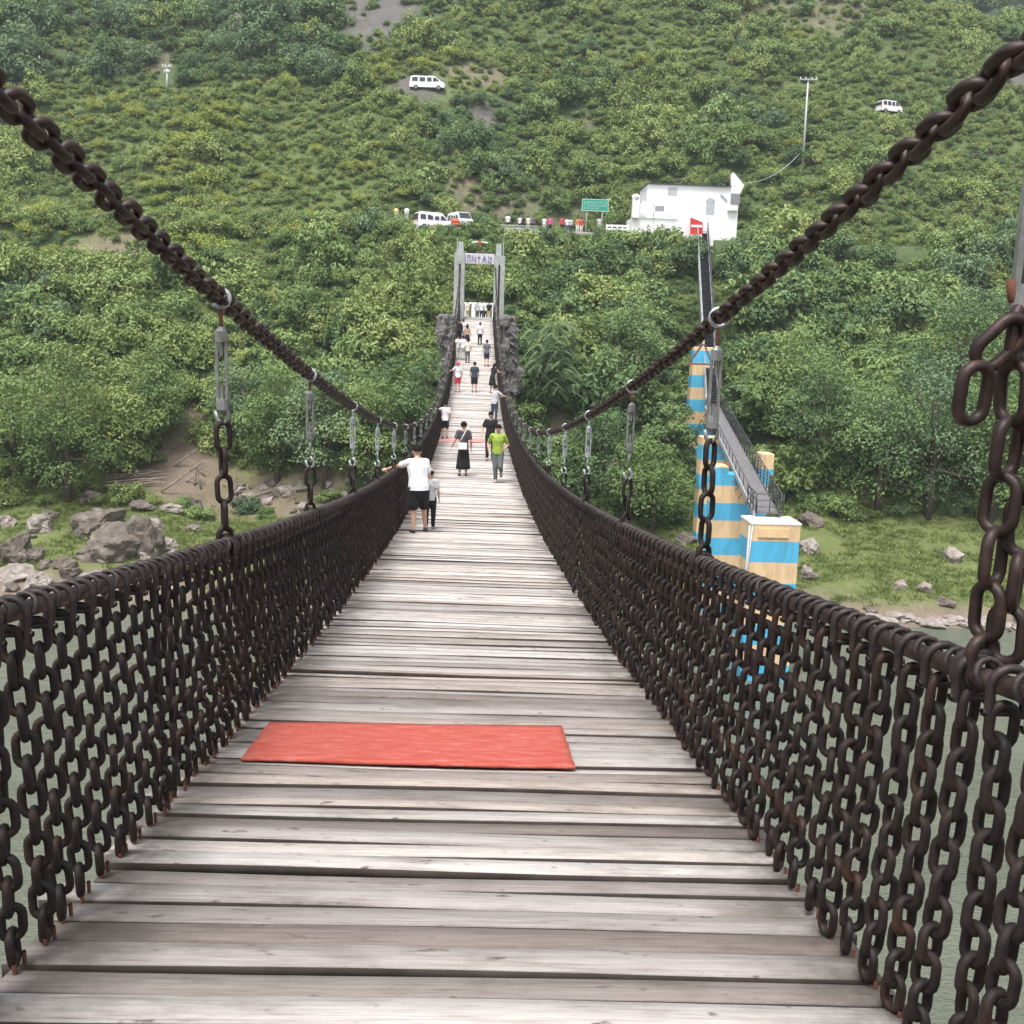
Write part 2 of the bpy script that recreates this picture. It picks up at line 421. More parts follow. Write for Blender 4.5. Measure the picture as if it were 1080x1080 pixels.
def person(label, foot, h, face, shirt='white', sleeve='short', bottom='shorts', bcol='black', shoe='leather', hair='short',
           pose=None, build=1.0, group=None, voxel=0.02, fingers=False, hat=None, skirt_len=0.45, lean=0.0, neck=None):
    """face: 0 looks away along the bridge, pi looks at the camera. Joints are given for a 1.7 m body, facing +y."""
    J=dict(pel=(0,0,0.93),wai=(0,0.005,1.08),che=(0,0.01,1.27),upp=(0,-0.012,1.40),nec=(0,-0.012,1.46),hb=(0,0.012,1.545),hm=(0,0.018,1.605),ht=(0,0.008,1.635),
      shL=(-0.165,-0.01,1.385),elL=(-0.235,-0.03,1.11),wrL=(-0.245,0.055,0.885),shR=(0.165,-0.01,1.385),elR=(0.235,-0.03,1.11),wrR=(0.245,0.055,0.885),
      hiL=(-0.088,0,0.885),knL=(-0.098,0.012,0.49),anL=(-0.10,-0.02,0.085),hiR=(0.088,0,0.885),knR=(0.098,0.012,0.49),anR=(0.10,-0.02,0.085),
      toL=(-0.115,0.13,0.035),toR=(0.115,0.13,0.035))
    J={k:Vector(v) for k,v in J.items()}
    for k,v in (pose or {}).items(): J[k]=Vector(v)
    if lean:                                           # bend the upper body forward at the hips
        R=Matrix.Rotation(-lean,4,'X')
        for k in ('wai','che','upp','nec','hb','hm','ht','shL','shR'):
            J[k]=J['pel']+R@(J[k]-J['pel'])
        for k in ('elL','wrL','elR','wrR'):
            if not (pose and k in pose): J[k]=J['pel']+R@(J[k]-J['pel'])
    S=h/1.70; bw=build
    V=voxel/S
    X=(J['shR']-J['shL']).normalized()
    mb=MB()
    c=lambda a,b,ra,rb,side=None,flat=1.0,n=10:_capsule(mb,J[a] if isinstance(a,str) else a,J[b] if isinstance(b,str) else b,ra,rb,side,flat,n)
    def torso(f=1.0):
        c('pel','wai',0.150*bw*f,0.132*bw*f,X,0.72); c('wai','che',0.132*bw*f,0.155*bw*f,X,0.70); c('che','upp',0.155*bw*f,0.105*f,X,0.66)
        c('shL','shR',0.062*f,0.062*f,None)
    torso(0.97)
    c('upp','nec',0.065,0.054); c('nec','hb',0.052,0.058)
    c('hb','ht',0.070,0.088,X,1.08,14)
    d=(J['hm']-J['hb']).normalized(); fwd=X.cross(d)*-1
    if fwd.y<0 and not (pose and 'hm' in pose): fwd=-fwd
    hc=(J['hb']+J['ht'])/2
    nose=hc+fwd*0.086+d*0.0
    _capsule(mb,hc+fwd*0.072+d*0.022,nose+fwd*0.012-d*0.012,0.009,0.014)
    for s_ in (-1,1): _capsule(mb,hc+X*s_*0.082+d*0.02,hc+X*s_*0.084-d*0.02,0.014,0.012)
    for q in 'LR':
        c('sh'+q,'el'+q,0.054,0.042); c('el'+q,'wr'+q,0.042,0.027)
        hd=(J['wr'+q]-J['el'+q]).normalized(); pal=J['wr'+q]+hd*0.085
        c(J['wr'+q],pal,0.027,0.036,Vector((0,1,0.1)),0.5)
        sd=hd.cross(Vector((1,0,0.01))).normalized(); curl=hd.cross(sd).normalized()*(1 if q=='L' else -1)
        if fingers:
            for i,(o,l) in enumerate(((-0.028,0.062),(-0.010,0.076),(0.010,0.071),(0.028,0.055))):
                a=pal+sd*o; m=a+hd*l*0.55+sd*o*0.15; e=m+hd*l*0.40+curl*l*0.3
                _capsule(mb,a,m,0.011,0.010,None,1,6); _capsule(mb,m,e,0.010,0.008,None,1,6)
            a=J['wr'+q]+hd*0.03+sd*0.03; m=a+hd*0.035+sd*0.032; _capsule(mb,a,m,0.014,0.012,None,1,6); _capsule(mb,m,m+hd*0.034+sd*0.006,0.012,0.009,None,1,6)
        else:
            c(pal,pal+hd*0.055+curl*0.02,0.032,0.018,Vector((0,1,0.1)),0.5)
        c('pel','hi'+q,0.12*bw,0.092*bw); c('hi'+q,'kn'+q,0.090*bw,0.058); c('kn'+q,'an'+q,0.060,0.036); c('an'+q,'to'+q,0.038,0.034)
    me=_fuse(mb,'person',MAT['skin'],V if not fingers else min(V,0.011),3)
    ex=MB()
    for s_ in (-1,1): ex.ball(hc+fwd*0.088+d*0.022+X*s_*0.032,0.011,6,0,(1.2,0.6,0.7))
    ex.box(hc+fwd*0.088-d*0.048,(0.046,0.012,0.009),1)
    _join_extra(me,ex,[MAT['eye'],MAT['lip']])
    o=bpy.data.objects.new('person',me); COL.objects.link(o)
    o.location=foot; o.rotation_euler=(0,0,face); o.scale=(S,S,S)
    tag(o,label,'person',group)
    # shirt
    mb=MB(); g=1.13
    c('pel','wai',0.157*bw*g,0.140*bw*g,X,0.74); c('wai','che',0.140*bw*g,0.160*bw*g,X,0.72); c('che','upp',0.158*bw*g,0.098,X,0.68)
    c('shL','shR',0.074,0.074)
    low=J['pel'].z-0.03
    if bottom!='skirt':
        c(J['pel'].lerp(J['wai'],0.8),J['pel'],0.160*bw,0.176*bw,X,0.74); c('pel',J['pel']-Vector((0,0.01,0.16)),0.178*bw,0.186*bw,X,0.76)
    if sleeve!='none':
        k=0.62 if sleeve=='short' else 1.0
        for q in 'LR':
            c(J['sh'+q],J['sh'+q].lerp(J['el'+q],k),0.072,0.068 if sleeve=='short' else 0.056)
            if sleeve=='long': c('el'+q,J['el'+q].lerp(J['wr'+q],0.93),0.056,0.042)
    link('shirt',_fuse(mb,'shirt',CL[shirt],V,2,None if bottom=='skirt' else J['pel'].z-0.075),o)
    # lower garment
    if bottom=='skirt':
        top=J['pel']+Vector((0,0,0.06)); sm=MB(); n=20; rings=6; Vv=[];Fc=[]
        for i in range(rings+1):
            t=i/rings; z=top.z-(top.z-skirt_len)*t; r=0.158*bw+0.075*t
            for k in range(n):
                a=2*PI*k/n; rr=r*(1+0.07*t*math.cos(7*a)); Vv.append((top.x+rr*math.cos(a),top.y*(1-t)+rr*0.82*math.sin(a),z))
        for i in range(rings):
            for k in range(n):
                l=(k+1)%n; Fc.append((i*n+k,(i+1)*n+k,(i+1)*n+l,i*n+l))
        Fc.append(tuple(range(n)));  sm.add(Vv,Fc)
        sk=sm.build('skirt',CL[bcol],o,True); so=sk.modifiers.new('t','SOLIDIFY'); so.thickness=0.012
    else:
        mb=MB(); c(J['pel']-Vector((0,0,0.05)),J['pel']-Vector((0,0.005,0.10)),0.150*bw,0.168*bw,X,0.74)
        for q in 'LR':
            c('pel','hi'+q,0.118*bw,0.106*bw)
            if bottom=='shorts': c(J['hi'+q],J['hi'+q].lerp(J['kn'+q],0.86),0.108*bw,0.092*bw)
            else: c('hi'+q,'kn'+q,0.106*bw,0.076); c(J['kn'+q],J['kn'+q].lerp(J['an'+q],0.9),0.076,0.058)
        link('shorts' if bottom=='shorts' else 'trousers',_fuse(mb,'garment',CL[bcol],V,2),o)
    for q in 'LR':
        mb=MB(); an=J['an'+q]; to=J['to'+q]; c(an-Vector((0,0.015,0.035)),to+(to-an)*0.12,0.047,0.043,Vector((1,0,0)),0.85)
        link('shoe',_fuse(mb,'shoe',MAT[shoe],min(V,0.014),2),o)
    # hair
    if hair:
        hm=MB(); n=16; Vv=[]; Fc=[]; top=hc+d*0.012-fwd*0.010
        hh=8
        for i in range(hh+1):
            t=i/hh; 
            for k in range(n):
                a=2*PI*k/n; back=-math.cos(a)
                amax=(1.32+0.62*max(0,back)) if hair=='short' else (1.35+1.0*max(0,back))
                th=amax*t
                p=top+(X*math.sin(a)*0.094+fwd*math.cos(a)*0.104)*math.sin(th)+d*0.118*math.cos(th)
                if hair=='long' and back>0 and t>0.8: p-=d*0.12*(t-0.8)*5*back
                Vv.append(p)
        for i in range(hh):
            for k in range(n):
                l=(k+1)%n; Fc.append((i*n+k,(i+1)*n+k,(i+1)*n+l,i*n+l))
        hm.add(Vv,Fc); ho=hm.build('hair',MAT['hair'],o,True); sd=ho.modifiers.new('t','SOLIDIFY'); sd.thickness=0.012
    if hat:
        hm=MB(); top=hc+d*0.035
        rings=[(0.17,-0.0),(0.115,0.012),(0.105,0.06),(0.07,0.10),(0.01,0.112)]
        n=18; Vv=[];Fc=[]
        for r,z in rings:
            for k in range(n):
                a=2*PI*k/n; Vv.append(top+X*math.cos(a)*r+fwd*math.sin(a)*r+d*z)
        for i in range(len(rings)-1):
            for k in range(n):
                l=(k+1)%n; Fc.append((i*n+k,i*n+l,(i+1)*n+l,(i+1)*n+k))
        hm.add(Vv,Fc); ho=hm.build('hat',CL[hat],o,True); sd=ho.modifiers.new('t','SOLIDIFY'); sd.thickness=0.01
    if neck:                                            # a coloured scarf at the collar
        mb=MB(); c('upp','nec',0.082,0.068); link('scarf',_fuse(mb,'scarf',CL[neck],V,2),o)
    return o

def on_deck(px,py): return deck_hit(px,py)
GB='people standing or walking on the bridge'
# the nearest pair, at the left railing
p=on_deck(441,562.5)
man=person('man in white t-shirt and black shorts leaning on the left railing beside a child',p,1.64,0.30,'white','short','shorts','black','leather','short',
   build=1.2,group=GB,voxel=0.014,fingers=True,lean=0.28,
   pose=dict(elL=(-0.38,0.26,1.27),wrL=(-0.50,0.46,1.20),knR=(0.12,0.06,0.49),anR=(0.17,0.13,0.085),toR=(0.22,0.27,0.035),elR=(0.22,0.10,1.10),wrR=(0.19,0.32,1.02)))
p=on_deck(453,559)
person('small child in pale grey t-shirt and black trousers beside the man in white t-shirt',p,1.16,-0.1,'palegrey','short','trousers','black','shoe_grey','short',group=GB,voxel=0.014,fingers=True,
   pose=dict(hb=(0,0.012,1.50),hm=(0,0.018,1.585),ht=(0,0.008,1.66)))
p=on_deck(488,502.5)
woman=person('woman walking away in dark grey top, long black skirt and white hip bag',p,1.62,0.05,'darkgrey','short','skirt','black','leather','short',group=GB,voxel=0.014,fingers=True,skirt_len=0.24,
   build=0.95,pose=dict(elL=(-0.27,-0.06,1.12),wrL=(-0.36,-0.02,0.93)))
bg=MB(); 
for i in range(1): bg.box((0,0,0),(0.27,0.10,0.20),0,None,0.92)
bag=bg.build('shoulder_bag',CL['white'],None); bevel(bag,0.02); bag.location=p+Vector((-0.02,-0.235,0.93)); tag(bag,'small white shoulder bag at the hip of the woman in long black skirt','bag')
st=MB(); q=Vector((0,0,0)); st.tube([(-0.12,0.03,0.08),(-0.02,0.03,0.25),(0.09,0.07,0.47),(0.16,0.20,0.585),(0.10,0.42,0.50),(-0.02,0.46,0.3)],0.013,6); st.build('strap',CL['cream'],bag,True)
p=on_deck(524,509.5)
person('young man jogging towards the viewer in lime green t-shirt and grey trousers',p+Vector((0,0,0.0)),1.66,PI-0.1,'lime','short','trousers','grey','shoe_grey','short',group=GB,voxel=0.014,fingers=True,
   pose=dict(elL=(-0.29,-0.12,1.12),wrL=(-0.20,0.10,1.02),elR=(0.30,-0.16,1.13),wrR=(0.27,0.06,1.0),knL=(-0.10,0.14,0.50),anL=(-0.10,-0.20,0.33),toL=(-0.11,-0.12,0.20),knR=(0.06,0.06,0.49),anR=(0.04,-0.0,0.085),toR=(0.04,0.15,0.035)))
p=on_deck(516.5,486)
person('person in black top with grey patterned sleeves walking behind the jogger in lime green',p,1.66,PI+0.05,'black','short','trousers','black','leather','short',group=GB,voxel=0.016,fingers=True,neck='palegrey',
   pose=dict(elR=(0.27,0.0,1.13),wrR=(0.30,0.16,0.96),knL=(-0.09,0.10,0.5),anL=(-0.09,0.02,0.10)))
p=on_deck(469,462.5)
person('boy in white t-shirt and black shorts holding the left chain railing near the far mat',p,1.46,0.1,'white','short','shorts','black','leather','short',group=GB,voxel=0.018,
   pose=dict(elL=(-0.34,0.08,1.30),wrL=(-0.50,0.16,1.42)))
p=on_deck(521,445)
person('man in pale grey t-shirt and blue jeans leaning on the right chain railing',p,1.66,-0.5,'palegrey','short','trousers','jeans','leather','short',group=GB,voxel=0.02,lean=0.12,
   pose=dict(elR=(0.36,0.15,1.22),wrR=(0.52,0.30,1.20),elL=(-0.1,0.25,1.15),wrL=(0.1,0.42,1.15)))
p=on_deck(519,415)
person('woman in black dress bending over the right chain railing',p,1.64,-0.75,'black','none','skirt','black','leather','long',group=GB,voxel=0.02,lean=0.25,skirt_len=0.45,
   pose=dict(elR=(0.30,0.30,1.2),wrR=(0.36,0.55,1.2),elL=(-0.1,0.4,1.15),wrL=(0.1,0.58,1.2)))
p=on_deck(500,414)
person('man in dark teal t-shirt and black shorts standing mid-deck with his back to us',p,1.66,0.0,'teal','short','shorts','black','leather','short',group=GB,voxel=0.02,build=1.1)
p=on_deck(482.5,414)
person('child in white top, red shorts and pink hat at the left railing',p,1.66,0.35,'white','short','shorts','red','shoe_grey',None,group=GB,voxel=0.02,hat='pink',
   pose=dict(elL=(-0.33,0.05,1.22),wrL=(-0.48,0.15,1.20)))
p=on_deck(513,386.5)
person('man in blue grey t-shirt and black shorts walking away on the far deck',p,1.68,-0.1,'bluegrey','short','shorts','navy','leather','short',group=GB,voxel=0.022,
   pose=dict(knL=(-0.1,0.1,0.5),anL=(-0.1,-0.10,0.10)))
p=on_deck(506,364)
person('person in white top and black trousers in the middle of the far deck',p,1.62,0.2,'white','short','trousers','black','leather','short',group=GB,voxel=0.022)
p=on_deck(484,362)
person('person in black clothes with red scarf at the far left railing',p,1.70,0.4,'black','long','trousers','black','leather','short',group=GB,voxel=0.022,neck='red')
p=on_deck(488.3,361)
person('person in white shirt and grey trousers beside the one with red scarf',p,1.66,0.2,'white','short','trousers','palegrey','leather','short',group=GB,voxel=0.022)
p=on_deck(492.5,367)
person('woman in tan top and short black skirt on the far left of the deck',p,1.62,0.1,'tan','none','skirt','black','leather','long',group=GB,voxel=0.022,skirt_len=0.5)
p=on_deck(493,383)
person('person in cream top and grey trousers stepping away behind the white shirted pair',p,1.55,0.3,'cream','short','trousers','grey','leather','short',group=GB,voxel=0.022)
p=on_deck(483,379)
person('person in white clothes with dark hair behind the child in pink hat',p,1.58,0.5,'white','short','trousers','cream','shoe_grey','short',group=GB,voxel=0.022,neck='red')
p=on_deck(488,380)
person('person in white top and pale trousers close beside the one in cream',p,1.6,0.2,'white','short','trousers','palegrey','shoe_grey','short',group=GB,voxel=0.022)
GG='people crowding the landing behind the gateway'
for px,dy,hh,sh,bc,fa,lb in ((493.0,90.2,1.62,'cream','tan',0.5,'person in cream clothes just inside the left gate post'),
    (503.5,91.0,1.68,'palegrey','grey',0.2,'person in grey top left of the pair in white at the gate'),
    (508,90.4,1.66,'white','navy',PI,'person in white t-shirt and navy trousers facing us in the middle of the gate'),
    (512.5,91.4,1.72,'white','black',0.3,'tallest person in white at the gate, right of the middle'),
    (515.5,90.2,1.60,'black','tan',PI-0.3,'person in black top beside the right gate post')):
    q=at(px,330,dy)
    person(lb,(q.x,dy,Z_END+0.02),hh,fa,sh,'short','trousers',bc,'leather','short',group=GG,voxel=0.026)
GR='people lined up along the road edge'
for px,hh,sh,bc,fa,lb,low in ((535.5,1.75,'white','black',PI,'person in white shirt and black trousers alone at the left end of the road wall',0),
    (548,1.60,'white','black',PI-0.6,'person in white shirt sitting low on the road wall',0.5),
    (551.5,1.60,'black','black',PI,'person in black beside the one sitting in white on the road wall',0.6),
    (557,1.62,'cream','tan',PI,'person in cream between two dark trousered people on the road wall',0.1),
    (562,1.66,'bluegrey','black',PI+0.3,'person in blue grey top and black trousers at the right end of the wall',0.1),
    (574,1.6,'white','palegrey',PI,'person in white behind the shrubs, left of the one in pink',0.55),
    (580,1.62,'pink','black',PI,'person in pink top behind the roadside shrubs',0.4),
    (592.5,1.68,'red','black',PI+0.2,'person in bright red top behind the roadside shrubs',0.4),
    (598,1.6,'white','grey',PI,'person in white top right beside the one in bright red',0.5),
    (602,1.6,'palegrey','navy',PI,'person in pale grey top left of the one in orange',0.55),
    (609,1.66,'orange','cream',PI-0.3,'person in orange top left of the green road sign',0.5),
    (613,1.6,'red','cream',PI,'person in dark red top under the left edge of the green sign',0.6),
    (632,1.82,'white','white',PI,'person in all white standing between the posts of the green sign',0.1)):
    q=at(px,240,111.6)
    person(lb,(q.x,111.6,26.95),hh,fa,sh,'short','trousers',bc,'leather','short',group=GR,voxel=0.03)

# ================================================================== THE BRIDGE
bridge=empty('suspension_bridge',(0,0,deck_z(0)))
tag(bridge,'long sagging footbridge of weathered planks hung from heavy rusty brown chains','bridge')
BL=bridge.location.copy()
bpy.context.view_layer.update()
def bpart(name, me): 
    o=link(name,me,bridge); o.location=-BL; return o

def link_tpl(L,W,r,ns,nr):
    """one chain link: long axis x, width y, normal z"""
    R=W/2-r; hs=L/2-W/2; path=[]
    h=ns//2
    for k in range(h+1):
        a=-PI/2+PI*k/h; path.append((hs+R*math.cos(a),R*math.sin(a),math.cos(a),math.sin(a)))
    for k in range(h+1):
        a=PI/2+PI*k/h; path.append((-hs+R*math.cos(a),R*math.sin(a),math.cos(a),math.sin(a)))
    N=len(path); V=[];Fc=[]
    for x,y,nx,ny in path:
        for k in range(nr):
            a=2*PI*k/nr; V.append((x+nx*r*math.cos(a),y+ny*r*math.cos(a),r*math.sin(a)))
    for i in range(N):
        j=(i+1)%N
        for k in range(nr):
            l=(k+1)%nr; Fc.append((i*nr+k,j*nr+k,j*nr+l,i*nr+l))
    return np.array(V),np.array(Fc)

# deck planks ---------------------------------------------------------------
V=[];Fc=[];tone=[];dmi=[]; n=0
s=-3.0; NS=8
while s<S_END-0.05:
    w=rng.uniform(0.108,0.168); gap=float(rng.choice([0.018,0.025,0.033,0.044],p=[.3,.37,.24,.09])); th=0.055
    x0=-(W2+rng.choice([0.02,0.04,0.07,0.11,0.17],p=[.15,.3,.3,.15,.1])); x1=W2+rng.choice([0.02,0.04,0.07,0.11,0.17],p=[.15,.3,.3,.15,.1])
    s0,s1=s,s+w; dz=float(np.clip(rng.normal(0,0.006),-.010,.008)); sk=rng.normal(0,0.006); tl=float(np.clip(rng.normal(0,0.008),-.012,.012))
    ph=rng.uniform(0,6.28); am=rng.uniform(0.0,0.006)
    for i in range(NS+1):
        x=x0+(x1-x0)*i/NS; ww=am*math.sin(ph+i*0.9); a=s0+sk*x+ww; b=s1+sk*x+ww*0.6
        zz=dz+0.004*math.sin(ph+i*0.7)
        za=deck_z(a,x)+zz-tl*0.5; zb=deck_z(b,x)+zz+tl*0.5
        V+=[(x,a+0.004,za),(x,b-0.004,zb),(x,b,zb-0.006),(x,b,zb-th),(x,a,za-th),(x,a,za-0.006)]
    for i in range(NS):
        for k in range(6):
            l=(k+1)%6; Fc.append((n+i*6+k,n+(i+1)*6+k,n+(i+1)*6+l,n+i*6+l))
    q=n; e=n+NS*6; dmi+=[0,0,1,1,1,0]*NS+[1]*4  # plank sides, undersides and ends take the painted gap shade
    Fc+=[(q,q+1,q+2,q+5),(q+5,q+2,q+3,q+4),(e+1,e,e+5,e+2),(e+2,e+5,e+4,e+3)]
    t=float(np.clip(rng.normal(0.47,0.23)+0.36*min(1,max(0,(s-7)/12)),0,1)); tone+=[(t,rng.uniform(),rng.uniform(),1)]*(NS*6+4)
    n+=(NS+1)*6; s=s1+gap
me=grid_mesh('deck',V,Fc,[MAT['wood'],MAT['beam_gap_shade']],False,dmi)
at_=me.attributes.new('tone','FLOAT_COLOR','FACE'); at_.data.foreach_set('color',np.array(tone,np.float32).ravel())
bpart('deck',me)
# bearers under the planks
mb=MB()
ss=np.arange(-3,S_END,1.5)
for x in (-1.2,-0.4,0.4,1.2): mb.tube([(x,t,deck_z(t,x)-0.09) for t in ss],0.035,6)
bpart('deck_cable',mb.mesh('deck_cable',MAT['chain'],True))
mb=MB()
for t in np.arange(-2.75,S_END-1,1.6): mb.box((0,t,deck_z(t)-0.17),(2.86,0.10,0.10),0,Matrix.Rotation(-math.atan(TILT)*-1,3,'Y'))
bpart('cross_beam',mb.mesh('cross_beam',MAT['beam_gap_shade']))

# main chains ---------------------------------------------------------------
def sample_curve(fz,x,s0,s1,pitch):
    out=[]; s=s0; 
    while s<s1:
        dz=(fz(s+0.01,x)-fz(s-0.01,x))/0.02; ds=pitch/math.sqrt(1+dz*dz)
        out.append((s+ds/2,fz(s+ds/2,x),dz)); s+=ds
    return out
hi=link_tpl(0.170,0.118,0.0190,20,10); lo=link_tpl(0.170,0.118,0.0190,10,6)
for x,rolls in ((-XM,(0.72,0.72+PI/2)),(XM,(-0.12,PI/2-0.2))):
    Vs=[];Fs=[];n=0
    for i,(s,z,dz) in enumerate(sample_curve(main_z,x,-3.0,S_END+0.3,0.106)):
        t=Vector((0,1,dz)).normalized(); b=Vector((1,0,0)); nn=b.cross(t)
        a=rolls[i%2]+rng.normal(0,0.10)
        y_=b*math.cos(a)+nn*math.sin(a); z_=t.cross(y_)
        tv,tf=(hi if s<22 else lo)
        M=np.array([t,y_,z_]); p=tv@M+np.array((x+rng.normal(0,0.003),s,z+rng.normal(0,0.002)))
        Vs.append(p);Fs.append(tf+n);n+=len(p)
    bpart('main_chain',grid_mesh('main_chain',np.concatenate(Vs),np.concatenate(Fs),MAT['main_chain']))

# handrail pipes ------------------------------------------------------------
def rail_z(s,x=0): return deck_z(s,x)+HR
for sg in (-1,1):
    mb=MB(); mb.tube([(sg*XR,t,rail_z(t,sg*XR)+rng.normal(0,0.003)) for t in np.arange(-3,S_END+0.2,0.22)],0.029,10)
    bpart('handrail',mb.mesh('handrail',MAT['rail'],True))

# hanging railing chains ----------------------------------------------------
PITCH_L=0.0885
def rail_chain(ns,nr,yaw,full=True):
    tv,tf=link_tpl(0.138,0.092,0.0148,ns,nr)
    Vs=[];Fs=[];mi=[];n=0
    z=-0.070-PITCH_L/2+0.012; k=0
    while z>-HR+0.015:
        a=yaw+(PI/2 if k%2 else 0)+rng.normal(0,0.16)
        t=Vector((rng.normal(0,0.035),rng.normal(0,0.035),-1)).normalized(); y_=Vector((math.cos(a),math.sin(a),0)); y_=(y_-t*y_.dot(t)).normalized(); z_=t.cross(y_)
        p=tv@np.array([t,y_,z_])+np.array((rng.normal(0,0.004),rng.normal(0,0.004),z))
        Vs.append(p);Fs.append(tf+n);mi+=[0]*len(tf);n+=len(p); z-=PITCH_L; k+=1
    mb=MB(); m=10 if full else 6; nn=8 if full else 4
    arc=[(0.050*math.cos(a),rng.normal(0,0.002),0.050*math.sin(a)) for a in np.linspace(-0.25,PI+0.25,m)]
    arc=[(0.044,0,-0.082)]+arc+[(-0.044,0,-0.082)]
    mb.tube(arc,0.0132,nn)
    mb.tube([(-0.064,0,-0.070),(0.064,0,-0.070)],0.010,nn)
    tl=rng.normal(0,.25); mb.tube([(0.039*math.cos(a),0.10+0.036*math.sin(a)*tl,0.036*math.sin(a)) for a in np.linspace(0,2*PI,m+2,endpoint=False)],0.0095,nn,closed=True)
    v=mb.arr(); 
    f=[q for q in mb.f if len(q)==4]; Vs.append(v);Fs.append(np.array(f)+n);mi+=[1]*len(f);n+=len(v)
    mb=MB()
    for y in (-0.035,0.035): mb.tube([(0.012,y,-HR-0.01),(0.012,y,-HR+0.035)],0.0075,nn); 
    v=mb.arr(); f=[q for q in mb.f if len(q)==4]; Vs.append(v);Fs.append(np.array(f)+n);mi+=[2]*len(f);n+=len(v)
    return np.concatenate(Vs),np.concatenate(Fs),np.array(mi)
CM=[MAT['chain'],MAT['shackle'],MAT['rust']]
near=[]
for k in range(7):
    v,f,mi=rail_chain(16,8,rng.uniform(-0.45,0.45)); near.append(grid_mesh('railing_chain',v,f,CM,True,mi))
far=[rail_chain(8,5,rng.uniform(-0.5,0.5),False) for k in range(5)]
farVs=[];farFs=[];farM=[];n=0
SP=0.188
for sg in (-1,1):
    lean=sg*math.atan((XR-W2)/HR)
    for i in range(int((S_END-1.5)/SP)):
        s=1.5+i*SP+rng.normal(0,0.007); p=Vector((sg*XR,s,rail_z(s,sg*XR)))
        ry=lean+rng.normal(0,0.01); rx=rng.normal(0,0.007); rz=rng.normal(0,0.1)+(PI if rng.uniform()<0.5 else 0)
        if i<50:
            o=link('railing_chain',near[rng.integers(7)],bridge); o.location=p-BL; o.rotation_euler=(rx,ry,0)
        else:
            v,f,mi=far[rng.integers(5)]; M=np.array(Euler((rx,ry,0)).to_matrix())
            farVs.append(v@M.T+np.array(p)); farFs.append(f+n); farM.append(mi); n+=len(v)
o=bpart('distant_railing_chains',grid_mesh('distant_railing_chains',np.concatenate(farVs),np.concatenate(farFs),CM,True,np.concatenate(farM)))
tag(o,kind='stuff')

